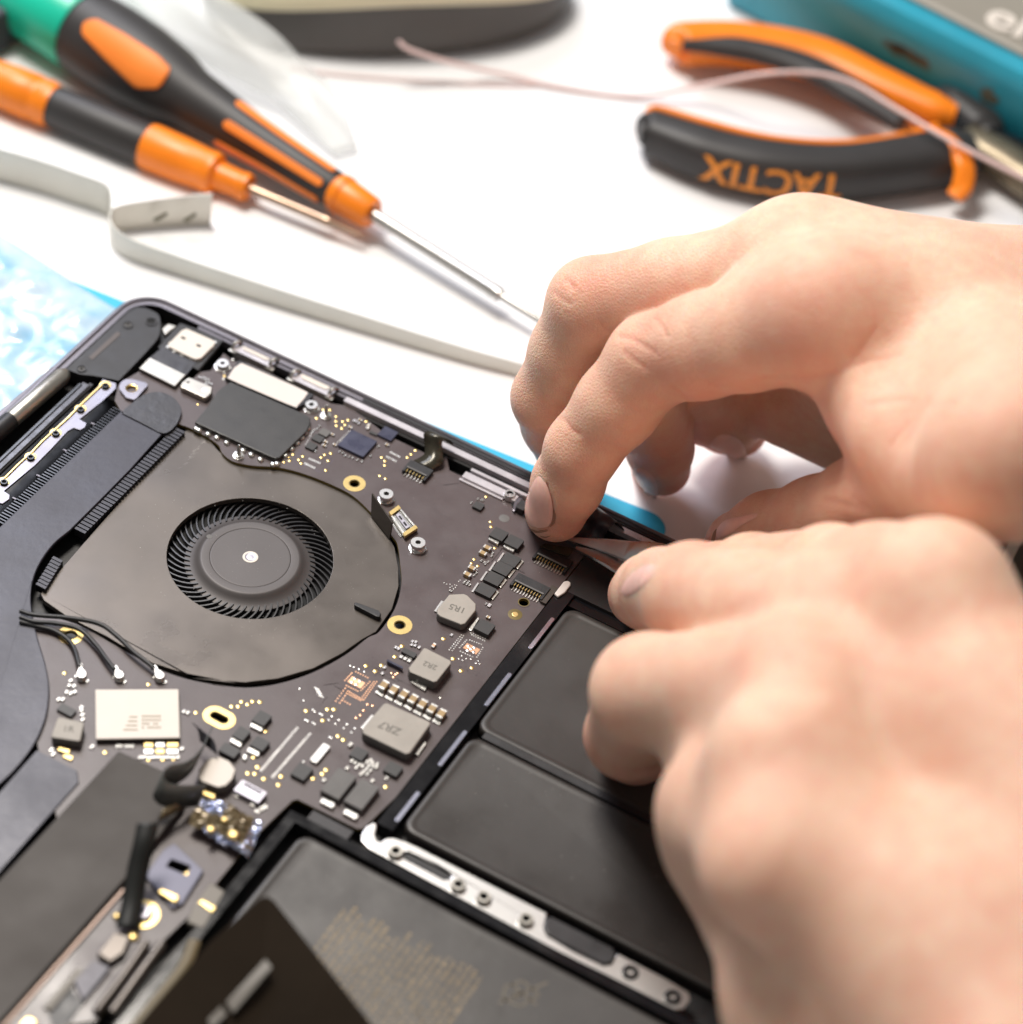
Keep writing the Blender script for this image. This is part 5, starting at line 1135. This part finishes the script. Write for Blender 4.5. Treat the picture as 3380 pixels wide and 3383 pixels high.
# ================================================================== tweezers held by the near hand
TW = newempty('tweezers', P(2080, 1790, 0)); tag(TW, 'steel tweezers held by the near hand, tips on the cable plug', 'tweezers')
M('tweezer_steel', (.62, .60, .60), .34, 1.0, var=.12, vscale=120, rvar=.08)
def blade(name, pts, w, th, up):
    q = smoothpath(pts, 6); rr = []
    for i, p in enumerate(q):
        dd = (q[min(i+1, len(q)-1)]-q[max(0, i-1)]).normalized(); ss = dd.cross(Vector(up)).normalized(); nn = ss.cross(dd)
        t = i/(len(q)-1); W_ = w[0]+(w[1]-w[0])*min(1, t*1.6)
        rr.append([p+ss*W_+nn*th*.3, p+ss*W_*.8+nn*th, p-ss*W_*.8+nn*th, p-ss*W_+nn*th*.3, p-ss*W_-nn*th*.3, p-ss*W_*.8-nn*th, p+ss*W_*.8-nn*th, p+ss*W_+nn*-th*.3])
    return MB().rings(rr).build(name, 'tweezer_steel', TW, smooth=35)
blade('arm', [P(*b6(905, 905), ZB+2.2), P(*b6(1250, 965), ZB+6.0), P(*b6(1560, 1040), ZB+10), P(*b6(1900, 1120), ZB+14), P(2330, 1930, ZB+22), P(2700, 2060, ZB+34)], (.5, 4.4), .6, (0.1, -.8, 1))
blade('arm', [P(*b6(975, 1005), ZB+1.6), P(*b6(1250, 1100), ZB+4.0), P(*b6(1560, 1230), ZB+7.5), P(2260, 1960, ZB+14), P(2700, 2110, ZB+30)], (.5, 4.2), .6, (0.1, -.3, 1))

# ================================================================== hands, built as one smooth surface each
def onray(px, py, prev, L_, sign):
    """the point on the pixel's ray that lies L_ mm from prev (sign +1: nearer to the camera)"""
    d_ = ray(px, py).normalized(); oc = CAM-prev; b_ = oc.dot(d_); c_ = oc.dot(oc)-L_*L_; disc = b_*b_-c_
    t = -b_ if disc < 0 else -b_-sign*math.sqrt(disc)
    return CAM+d_*t
def np3(v): return np.array((v.x, v.y, v.z), float)
def segd(X, a, b, ra, rb):
    ba = b-a; l2 = (ba*ba).sum()+1e-9
    t = np.clip(((X-a)@ba)/l2, 0, 1)
    return np.sqrt((((X-a)-t[:, None]*ba)**2).sum(1))-(ra+(rb-ra)*t)
def smin(a, b, k):
    h = np.maximum(k-np.abs(a-b), 0)/k
    return np.minimum(a, b)-h*h*k*.25
class Hand:
    def __init__(s): s.fingers = []; s.palm = []; s.cuts = []; s.bumps = []; s.kp = 9.0; s.kf = 5.0; s.kn = 1.0; s.hard = []
    def finger(s, pts, k=3.0): s.fingers.append(([(np3(a), ra) for a, ra in pts], k))
    def sdf(s, X):
        F_ = None
        for pts, k in s.fingers:
            f = None
            for (a, ra), (b, rb) in zip(pts, pts[1:]):
                e = segd(X, a, b, ra, rb); f = e if f is None else smin(f, e, k)
            F_ = f if F_ is None else smin(F_, f, s.kn)
        p = None
        for a, b, ra, rb in s.palm:
            e = segd(X, np3(a), np3(b), ra, rb); p = e if p is None else smin(p, e, s.kp)
        D = smin(p, F_, s.kf)
        for a, r, amp in s.bumps:            # soft swellings (+) or hollows (-)
            q = ((X-a)**2).sum(1)/(r*r); D = D-amp*np.exp(-q)
        return D
    def hits(s, pp, z0=175.0):
        d_ = np.array([np3(ray(*p).normalized()) for p in pp]); c = np3(CAM); X = c+d_*((z0-c[2])/d_[:, 2])[:, None]
        live = np.arange(len(X)); ok = np.zeros(len(X), bool)
        for i in range(110):
            v = s.sdf(X[live]); done = v < .012; ok[live[done]] = True
            X[live] += d_[live]*np.where(done, 0, np.maximum(v*.8, .01))[:, None]
            live = live[~done & (X[live][:, 2] > 0)]
            if not len(live): break
        return X, ok
    def hit(s, px, py):
        X, ok = s.hits([(px, py)]); return Vector(X[0]) if ok[0] else None
    def grad(s, X):
        e = .2; K = np.array(((1, -1, -1), (-1, -1, 1), (-1, 1, -1), (1, 1, 1)), float)
        g = sum(k_[None]*s.sdf(X+k_*e)[:, None] for k_ in K)
        return g/(np.linalg.norm(g, axis=1, keepdims=True)+1e-9)
    def crease(s, fr, pts, r=.45, dep=.35):
        X, ok = s.hits([fr(*p) for p in pts])
        s.cuts += [(X[i], X[i+1], r, dep) for i in range(len(pts)-1) if ok[i] and ok[i+1] and np.linalg.norm(X[i]-X[i+1]) < 15]
    def bump(s, fr, x, y, r, amp):
        w = s.hit(*fr(x, y))
        if w is not None: s.bumps.append((np3(w), r, amp))
    def mesh(s, lo, hi, h=.7):
        C = 5; n = [int(math.ceil((b-a)/(h*C)))*C for a, b in zip(lo, hi)]; lo = np.array(lo, float)
        cn = [i//C for i in n]
        g = np.stack(np.meshgrid(*[np.arange(c)*h*C+h*(C-1)/2+o for c, o in zip(cn, lo)], indexing='ij'), -1).reshape(-1, 3)
        cs = s.sdf(g).reshape(cn)
        D = np.repeat(np.repeat(np.repeat(cs, C, 0), C, 1), C, 2).astype(np.float32)
        near = np.argwhere(np.abs(cs) < h*C*1.5)
        off = np.stack(np.meshgrid(*[np.arange(C)]*3, indexing='ij'), -1).reshape(-1, 3)
        for c0 in range(0, len(near), 3000):
            idx = (near[c0:c0+3000, None, :]*C+off[None]).reshape(-1, 3)
            D[idx[:, 0], idx[:, 1], idx[:, 2]] = s.sdf(lo+idx*h)
        # naive surface nets
        ins = D < 0
        I = ins.astype(np.int8); acc = sum(I[a:I.shape[0]-1+a, b:I.shape[1]-1+b, c:I.shape[2]-1+c].astype(np.int16) for a in (0, 1) for b in (0, 1) for c in (0, 1))
        cells = np.argwhere((acc > 0) & (acc < 8)); vid = -np.ones(acc.shape, np.int64); vid[tuple(cells.T)] = np.arange(len(cells))
        V = np.zeros((len(cells), 3)); cnt = np.zeros(len(cells)); cor = [(a, b, c) for a in (0, 1) for b in (0, 1) for c in (0, 1)]
        val = {c: D[cells[:, 0]+c[0], cells[:, 1]+c[1], cells[:, 2]+c[2]].astype(float) for c in cor}
        for c in cor:
            for ax in range(3):
                if c[ax] == 0:
                    e = list(c); e[ax] = 1; e = tuple(e); va, vb = val[c], val[e]; m_ = (va < 0) != (vb < 0)
                    t = np.where(m_, va/np.where(m_, va-vb, 1), 0); p = np.array(c, float)[None]+np.eye(3)[ax][None]*t[:, None]
                    V += np.where(m_[:, None], p, 0); cnt += m_
        V = lo+(cells+V/np.maximum(cnt, 1)[:, None])*h
        s.cr = []
        for c0 in range(0, len(V), 60000):
            X = V[c0:c0+60000]; N = s.grad(X); X = X-N*np.clip(s.sdf(X), -.6, .6)[:, None]
            dep_ = np.zeros(len(X))
            for a, b, r, dep in s.cuts:
                m_ = np.abs(X-(a+b)/2).max(1) < np.abs(a-b).max()/2+3*r
                if m_.any(): dep_[m_] = np.maximum(dep_[m_], dep*np.exp(-(segd(X[m_], a, b, 0, 0)/r)**2))
            V[c0:c0+60000] = X-N*dep_[:, None]; s.cr.append(dep_)
        quads = []
        for ax in range(3):
            o1, o2 = [(1, 2), (2, 0), (0, 1)][ax]
            A_ = ins[:-1, :, :] if ax == 0 else ins[:, :-1, :] if ax == 1 else ins[:, :, :-1]
            B_ = ins[1:, :, :] if ax == 0 else ins[:, 1:, :] if ax == 1 else ins[:, :, 1:]
            E_ = np.argwhere(A_ != B_); E_ = E_[(E_[:, o1] > 0) & (E_[:, o2] > 0) & (E_[:, o1] < acc.shape[o1]) & (E_[:, o2] < acc.shape[o2])]
            fl = A_[tuple(E_.T)]
            def vv(d1, d2):
                q = E_.copy(); q[:, o1] -= d1; q[:, o2] -= d2; return vid[tuple(q.T)]
            q = np.stack([vv(1, 1), vv(0, 1), vv(0, 0), vv(1, 0)], 1)
            q[~fl] = q[~fl][:, ::-1]; quads.append(q[(q >= 0).all(1)])
        return V, np.concatenate(quads)
PER = newempty('person', (170, -60, 0)); tag(PER, 'pair of bare hands working on the opened laptop, one holding tweezers', 'person')
def skin_material():
    m = bpy.data.materials.new('skin'); m.use_nodes = True; MATS['skin'] = m; nt = m.node_tree; b = nt.nodes['Principled BSDF']
    geo = nt.nodes.new('ShaderNodeNewGeometry')
    def noise(sc, det=4, rough=.6):
        n = nt.nodes.new('ShaderNodeTexNoise'); n.inputs['Scale'].default_value = sc; n.inputs['Detail'].default_value = det; n.inputs['Roughness'].default_value = rough
        nt.links.new(geo.outputs['Position'], n.inputs['Vector']); return n
    def mix(fac, c1, c2):
        x = nt.nodes.new('ShaderNodeMix'); x.data_type = 'RGBA'
        for i, c in ((6, c1), (7, c2)):
            if isinstance(c, tuple): x.inputs[i].default_value = (*c, 1)
            else: nt.links.new(c, x.inputs[i])
        nt.links.new(fac, x.inputs[0]); return x.outputs[2]
    def rng(src, a, b_, c=0, d_=1):
        r = nt.nodes.new('ShaderNodeMapRange'); nt.links.new(src, r.inputs[0])
        for i, v in enumerate((a, b_, c, d_)): r.inputs[i+1].default_value = v
        return r.outputs[0]
    at = nt.nodes.new('ShaderNodeAttribute'); at.attribute_name = 'flush'
    base = mix(rng(noise(38, 4).outputs['Fac'], .38, .62), SKIN_A, SKIN_B)
    base = mix(rng(noise(210, 4).outputs['Fac'], .35, .7, 0, .30), base, SKIN_C)
    fl = nt.nodes.new('ShaderNodeMath'); fl.operation = 'MULTIPLY'; nt.links.new(at.outputs['Fac'], fl.inputs[0]); nt.links.new(rng(noise(90, 3).outputs['Fac'], .3, .7, .55, 1.0), fl.inputs[1])
    base = mix(fl.outputs[0], base, SKIN_C)
    nt.links.new(base, b.inputs['Base Color'])
    b.inputs['Subsurface Weight'].default_value = .75; b.inputs['Subsurface Radius'].default_value = (1.0, .32, .16); b.inputs['Subsurface Scale'].default_value = .0045
    nt.links.new(rng(noise(900, 3).outputs['Fac'], .3, .7, .38, .58), b.inputs['Roughness']); b.inputs['Specular IOR Level'].default_value = .42
    # pores and fine lines
    vo = nt.nodes.new('ShaderNodeTexVoronoi'); vo.inputs['Scale'].default_value = 1000; vo.feature = 'DISTANCE_TO_EDGE'
    warp = nt.nodes.new('ShaderNodeVectorMath'); warp.operation = 'ADD'; nz = noise(500, 2); sc = nt.nodes.new('ShaderNodeVectorMath'); sc.operation = 'SCALE'; sc.inputs['Scale'].default_value = .0009
    nt.links.new(nz.outputs['Color'], sc.inputs[0]); nt.links.new(geo.outputs['Position'], warp.inputs[0]); nt.links.new(sc.outputs[0], warp.inputs[1]); nt.links.new(warp.outputs[0], vo.inputs['Vector'])
    ad = nt.nodes.new('ShaderNodeMath'); ad.operation = 'ADD'; nt.links.new(rng(vo.outputs['Distance'], 0, .25, 0, .5), ad.inputs[0]); nt.links.new(noise(300, 6, .72).outputs['Fac'], ad.inputs[1])
    bp = nt.nodes.new('ShaderNodeBump'); bp.inputs['Strength'].default_value = .5; bp.inputs['Distance'].default_value = .0004
    nt.links.new(ad.outputs[0], bp.inputs['Height']); nt.links.new(bp.outputs['Normal'], b.inputs['Normal'])
SKIN_A, SKIN_B, SKIN_C = (.87, .605, .445), (.81, .51, .37), (.76, .275, .195)
skin_material()
M('nail', (.92, .56, .48), .45, var=.06, vscale=200, spec=.25)
MATS['nail'].node_tree.nodes['Principled BSDF'].inputs['Subsurface Weight'].default_value = .3
MATS['nail'].node_tree.nodes['Principled BSDF'].inputs['Subsurface Scale'].default_value = .002
M('dirt', (.36, .19, .125), .8)
def handobj(H, lo, hi, label, h, flush):
    V, Q = H.mesh(lo, hi, h)
    me = bpy.data.meshes.new('hand'); me.vertices.add(len(V)); me.vertices.foreach_set('co', (V*S).astype(np.float32).ravel())
    me.loops.add(4*len(Q)); me.loops.foreach_set('vertex_index', Q.astype(np.int32).ravel()); me.polygons.add(len(Q)); me.polygons.foreach_set('loop_start', (np.arange(len(Q))*4).astype(np.int32))
    me.update(calc_edges=True); me.validate(); me.polygons.foreach_set('use_smooth', np.ones(len(me.polygons), bool))
    at = me.attributes.new('flush', 'FLOAT', 'POINT'); f = np.zeros(len(me.vertices)); co = np.zeros(len(me.vertices)*3, np.float32); me.vertices.foreach_get('co', co); co = co.reshape(-1, 3)/S
    for p, r, a_ in flush: f += 1.25*a_*np.exp(-((co-np3(p))**2).sum(1)/(r*r))
    cr = np.concatenate(H.cr); f[:len(cr)] += cr*.6
    at.data.foreach_set('value', np.clip(f, 0, 1).astype(np.float32)); me.materials.append(MATS['skin'])
    o = bpy.data.objects.new('hand', me); scene.collection.objects.link(o); setparent(o, PER); tag(o, label); WM[o] = Matrix.Identity(4)
    return o
def nail(H, fr, outline_, parent, name='fingernail', lift=.16, dome=.3, m='nail'):
    ol = [Vector((*fr(*p), 0)) for p in outline_]; n = len(ol); sm = smoothpath(ol[-2:]+ol+ol[:2], 5)[10:10+5*n]
    c = sum(sm, Vector())/len(sm); k = MB(); R_ = 7; pts = [c]
    for i in range(1, R_+1): pts += [c+(p-c)*(i/R_) for p in sm]
    X, ok = H.hits([(p.x, p.y) for p in pts]); N = H.grad(X)
    ns = len(sm); vs = []
    for i in range(len(pts)):
        r = 0 if i == 0 else ((i-1)//ns+1)/R_
        vs.append(tuple(X[i]+N[i]*(lift+dome*(1-r*r) if r < .99 else lift-.25)))
    fs = [(0, 1+j, 1+(j+1) % ns) for j in range(ns)]
    for i in range(R_-1):
        for j in range(ns): fs.append((1+i*ns+j, 1+(i+1)*ns+j, 1+(i+1)*ns+(j+1) % ns, 1+i*ns+(j+1) % ns))
    if sum(p.x*q.y-q.x*p.y for p, q in zip(sm, sm[1:]+sm[:1])) > 0: fs = [f[::-1] for f in fs]
    k.add(vs, fs); return k.build(name, m, parent, smooth=180)
y5 = frame(1600, 600, .6726); y6 = frame(2300, 600, .673); y7 = frame(1850, 1600, .793); yw = frame(1586, 496, .9295); y8 = frame(1850, 2500, .793)

# ---- far hand: index fingertip presses on the board
H = Hand()
T = P(*yw(270, 1283), ZB+9.4); iD = onray(*yw(365, 1062), T, 25, 1); iP = onray(*yw(612, 748), iD, 33, 1); iM = onray(*yw(1215, 575), iP, 53, 1)
mM = onray(*yw(1122, 412), iM, 28, -1); mP = onray(*yw(404, 548), mM, 58, -1); mD = onray(*yw(250, 880), mP, 36, -1); mT = onray(*yw(300, 1060), mD, 24, -1)
acr = (mM-iM).normalized()
rM = mM+acr*22+Vector((6, 0, -9)); lM = rM+acr*19+Vector((11, 0, -13))
rT = P(*yw(650, 1130), 10.5); rD = onray(*yw(628, 985), rT, 22, 1); rP = onray(*yw(560, 800), rD, 33, 1)
lT = P(*yw(925, 992), 11.0); lD = onray(*yw(815, 930), lT, 19, 1); lP = onray(*yw(740, 800), lD, 27, 1)
tT = P(*yw(928, 1408), 26); tI = onray(*F(1545, 985), tT, 33, 1); tM = onray(*F(1712, 925), tI, 40, 1); tC = onray(*F(1905, 850), tM, 54, 1)
wr = FP(2085, 650, 92); wr2 = FP(2125, 585, 74)
H.finger([(T, 8.5), (T.lerp(iD, .45), 9.5), (iD, 9.8), (iD.lerp(iP, .5), 11.0), (iP, 11.9), (iP.lerp(iM, .3), 13.2), (iP.lerp(iM, .6), 14.4), (iM, 15.0)])
H.finger([(mT, 8.6), (mT.lerp(mD, .5), 9.8), (mD, 10.4), (mD.lerp(mP, .5), 11.2), (mP, 12.2), (mP.lerp(mM, .4), 13.0), (mM, 14.2)])
H.finger([(rT, 8.0), (rT.lerp(rD, .5), 9.2), (rD, 9.6), (rP, 10.6), (rM, 12.5)])
H.finger([(lT, 8.0), (lT.lerp(lD, .5), 9.0), (lD, 9.4), (lP, 9.4), (lM, 11.6)])
H.finger([(tT, 10.0), (tT.lerp(tI, .4), 11.6), (tI, 11.6), (tI.lerp(tM, .5), 12.2), (tM, 13.5), (tC, 17)], 4)
webA, webB = onray(*yw(1400, 820), iM, 30, -1), onray(*yw(1480, 1020), tM, 22, 1)
hyp = lM.lerp(wr2, .35)+Vector((-6, -4, -16))
h0, h1, h2 = P(*F(1500, 735), 34), P(*F(1660, 775), 30), P(*F(1850, 790), 38)
H.kp = 15.0; H.kf = 7.0
H.palm = [(iM, mM, 12.5, 12.5), (iM.lerp(wr, .15), iM.lerp(wr, .8), 16.5, 20), (iM.lerp(wr, .3), webA, 14.5, 9), (mM.lerp(wr, .12), wr, 15, 20), (iM.lerp(wr, .35), webA.lerp(webB, .6), 14, 9), (iM, wr, 14.5, 20), (mM, wr, 14, 20), (rM, wr2, 13, 18), (lM, wr2, 12, 18), (tC, wr, 17, 20), (webA, webB, 7, 7), (webA, iM.lerp(wr, .4), 8, 14), (webB, tM.lerp(tC, .6), 8, 13), (webA.lerp(webB, .5), iM.lerp(wr, .7).lerp(tC, .5), 8, 15), (iM.lerp(wr, .5), tC, 14, 17), (hyp, wr2+Vector((0, 0, -8)), 14, 18), (hyp, h0, 14, 13), (h0, h1, 13, 17), (h1, h2, 17, 20), (h2, wr2, 20, 22), (webA.lerp(rM, .5)+Vector((0, 0, -10)), P(*F(1620, 740), 40), 11, 16), (wr, wr+Vector((90, 12, -4)), 29, 32), (wr2, wr2+Vector((90, 12, -4)), 25, 29)]
# knuckles, web hollow, pads
H.bump(y5, 800, 790, 9, .35); H.bump(y5, 420, 470, 9, .4); H.bump(y6, 720, 330, 14, .5); H.bump(y6, 430, 110, 12, .2); H.bump(y6, 1050, 1160, 9, -2.2); H.bump(y6, 800, 1000, 9, 1.0); H.bump(y6, 1350, 900, 16, -1.2); H.bump(y6, 700, 1560, 7, .8)
H.bump(y5, 640, 1180, 8, .5); H.bump(y5, 1180, 960, 11, .9)
for pts in ([(365, 1160), (400, 1175), (435, 1225), (470, 1240)], [(600, 1285), (650, 1305), (700, 1312)], [(930, 1010), (965, 1030), (1000, 1070)], [(660, 760), (720, 770), (790, 810), (840, 840)], [(690, 840), (740, 880), (790, 915)], [(840, 670), (880, 720), (895, 760)], [(320, 1095), (395, 1110)], [(560, 690), (620, 735)], [(340, 540), (420, 600)], [(400, 480), (440, 520)]): H.crease(y5, pts, .7, .32)
for pts in ([(700, 940), (760, 900), (800, 830), (880, 720)], [(740, 915), (860, 880), (1000, 850)], [(960, 1290), (1040, 1190), (1150, 1110), (1260, 1090)], [(640, 1490), (690, 1470), (740, 1440)], [(330, 965), (420, 968), (540, 960), (700, 938)], [(860, 1090), (1000, 1070), (1150, 1080)], [(770, 1560), (850, 1600), (880, 1660)], [(640, 1560), (740, 1590), (830, 1610)]): H.crease(y6, pts, .9, .3)
inail = [(268, 1440), (305, 1490), (330, 1570), (335, 1640), (318, 1690), (270, 1702), (222, 1690), (196, 1640), (200, 1570), (230, 1490)]
nl = [(268+(x-268)*1.02, 1590+(y-1590)*1.03) for x, y in inail]; H.crease(y5, nl[1:6], .55, .5); H.crease(y5, [(195, 1690), (240, 1720), (310, 1712), (345, 1680)], .5, .35)
fl = [(iP+Vector((0, 0, 8)), 11, .5), (iD, 10, .3), (T, 13, .75), (mP+Vector((0, 0, 8)), 11, .55), (mD, 10, .55), (mT, 14, .8), (rT, 14, .85), (rD, 13, .75), (lT, 13, .85), (lD, 12, .7), (iM+Vector((-4, -8, 8)), 16, .3), (tM.lerp(iM, .3), 16, .6), (tT, 16, .7), (tI, 12, .35), (iP.lerp(iM, .4)+Vector((0, -9, -6)), 13, .45)]
HB_ = handobj(H, (-100, -100, 0), (230, 150, 180), 'far hand with its index fingertip pressing on the circuit board', .75, fl)
nail(H, y5, inail, HB_)
nail(H, y5, [(690, 1425), (740, 1405), (800, 1420), (845, 1470), (852, 1540), (820, 1555), (760, 1510), (710, 1465)], HB_)
nail(H, y5, [(1105, 1295), (1150, 1245), (1210, 1245), (1265, 1280), (1290, 1340), (1270, 1368), (1200, 1350), (1140, 1320)], HB_)
nail(H, y6, [(95, 1720), (110, 1690), (150, 1655), (230, 1640), (300, 1625), (290, 1650), (220, 1690), (150, 1740), (105, 1750)], HB_)

for ol in ([(322, 1702), (345, 1680), (352, 1640), (342, 1610), (346, 1650), (336, 1682)], [(215, 1702), (260, 1716), (310, 1712), (300, 1722), (255, 1728), (215, 1715)], [(195, 1650), (188, 1680), (205, 1705), (200, 1680)], [(270, 1740), (300, 1745), (330, 1738), (300, 1752)]):
    nail(H, y5, ol, HB_, 'dirt_smudge', .03, .02, 'dirt')
nail(H, y6, [(72, 1765), (85, 1720), (102, 1700), (96, 1740), (88, 1775)], HB_, 'dirt_smudge', .03, .02, 'dirt')
# ---- near hand: holds the tweezers between thumb and index
G = Hand()
gT = P(*y7(335, 462), ZB+14); gD = onray(*y7(430, 440), gT, 26, 1); gP = onray(*y7(555, 460), gD, 29, 1); gM = onray(*y7(1110, 580), gP, 54, 1)
hM = onray(*y7(1010, 850), gM, 25, 1); hP = onray(*y7(368, 862), hM, 57, -1); hD = onray(*y7(290, 1045), hP, 33, -1); hT = onray(*y7(320, 1120), hD, 23, -1)
a2 = (hM-gM).normalized()
kM = hM+a2*22+Vector((2, -2, -2)); kP = onray(*y7(700, 1190), kM, 50, -1); kD = onray(*y7(650, 1270), kP, 28, -1); kT = onray(*y7(600, 1290), kD, 20, -1)
jM = kM+a2*20+Vector((4, -4, -8)); jP = onray(*y8(650, 240), jM, 38, -1); jD = onray(*y8(660, 320), jP, 22, -1); jT = jD+Vector((12, 4, -8))
sT = P(*y7(520, 455), ZB+18); sI = onray(*y7(800, 392), sT, 32, 1); sM = onray(*y7(1130, 388), sI, 39, 1); sC = onray(*y7(1560, 480), sM, 52, 1)
gw = P(*F(1890, 1420), 104); gw2 = P(*F(1760, 1790), 92)
G.kn = 4.0; G.kf = 9.0; G.kp = 12.0
G.finger([(gT, 8.6), (gT.lerp(gD, .5), 9.8), (gD, 10.4), (gP, 12.6), (gP.lerp(gM, .5), 13.6), (gM, 14.5)])
G.finger([(hT, 8.8), (hD, 10.8), (hP, 13.4), (hP.lerp(hM, .5), 14.0), (hM, 14.5)])
G.finger([(sT, 9.4), (sT.lerp(sI, .5), 10.6), (sI, 10.8), (sM, 12.2), (sC, 16)], 4)
fore = Vector((70, -120, 0))
hy0, hy1 = P(*F(1388, 1620), 62), P(*F(1560, 1900), 66)
G.palm = [(kD, kP, 9.5, 11), (kP, kM, 11.5, 14), (jD, jP, 9, 10.5), (jP, jM, 11, 13), (gM, gw, 14.5, 20), (hM, gw, 14.5, 20), (kM, gw2, 14, 21), (jM, gw2, 13.5, 22), (hy0, hy1, 14, 18), (hy1, gw2, 18, 20), (hy1, hy1+fore, 18, 22), (sC, gw, 16, 19), (sM.lerp(sC, .5), gM.lerp(gw, .4), 12, 14), (gw, gw+fore, 26, 30), (gw2, gw2+fore, 25, 29), (hM.lerp(gw, .4)+Vector((0, 0, -16)), kM.lerp(gw2, .4)+Vector((0, 0, -16)), 15, 15)]
G.bump(y7, 520, 400, 10, .7); G.bump(y7, 1150, 520, 11, -1.0); G.bump(y7, 1330, 380, 13, .8); G.bump(y7, 1000, 720, 12, .9); G.bump(y7, 1690, 540, 15, 1.2); G.bump(y7, 700, 850, 9, -.6); G.bump(y7, 1420, 950, 16, -.5); G.bump(y7, 1100, 1050, 16, -.3); G.bump(y8, 420, 270, 8, -.7)
# tendons over the back of the hand
for m_, w_ in ((gM, gw), (hM, gw), (kM, gw2)):
    for t in (.12, .24, .36, .48, .6):
        p = m_.lerp(w_, t); q = p+(CAM-p).normalized()*15; G.bumps.append((np3(q), 8.0, .25))
gl = [(gP+Vector((0, 0, 8)), 12, .4), (hM+Vector((-6, 0, 10)), 12, .45), (gT, 12, .6), (hP, 12, .4), (hD, 14, .7), (hT, 16, .9), (gM+Vector((0, 0, 10)), 12, .3), (sM, 12, .3)]
GB = handobj(G, (0, -270, 0), (250, 80, 175), 'near hand gripping the tweezers, out of focus', .95, gl)
nail(G, y7, [(250, 455), (262, 415), (290, 375), (335, 345), (385, 330), (402, 345), (385, 385), (350, 425), (310, 455), (272, 470)], GB, lift=.1, dome=.35)

# dark sleeves over both forearms, just outside the picture
M('sleeve_cloth', (.03, .032, .04), .85, var=.2, vscale=120, bump=.5, bscale=700)
def sleeve(c0, d_, ra, rb, L_, side):
    d_ = d_.normalized(); u_ = (side-d_*side.dot(d_)).normalized(); w_ = d_.cross(u_); rr = []
    for t, k_ in ((0, .94), (0, 1.0), (3, 1.03), (18, 1.02), (L_*.4, 1.1), (L_, 1.25), (L_, .2)):
        rr.append([c0+d_*t+u_*math.cos(6.283*i/36)*ra*k_*(1+.02*math.sin(5*i+t))+w_*math.sin(6.283*i/36)*rb*k_ for i in range(36)])
    MB().rings(rr, True, False, True).build('sleeve', 'sleeve_cloth', PER, smooth=50)
fd = Vector((90, 12, -4)); fm = (wr+wr2)/2
sleeve(fm+fd*((206-fm.x)/90), fd, 49, 37, 220, wr2-wr)
nm = (gw+gw2)/2
sleeve(nm+fore*((-246-nm.y)/fore.y), fore, 60, 40, 220, gw2-gw)
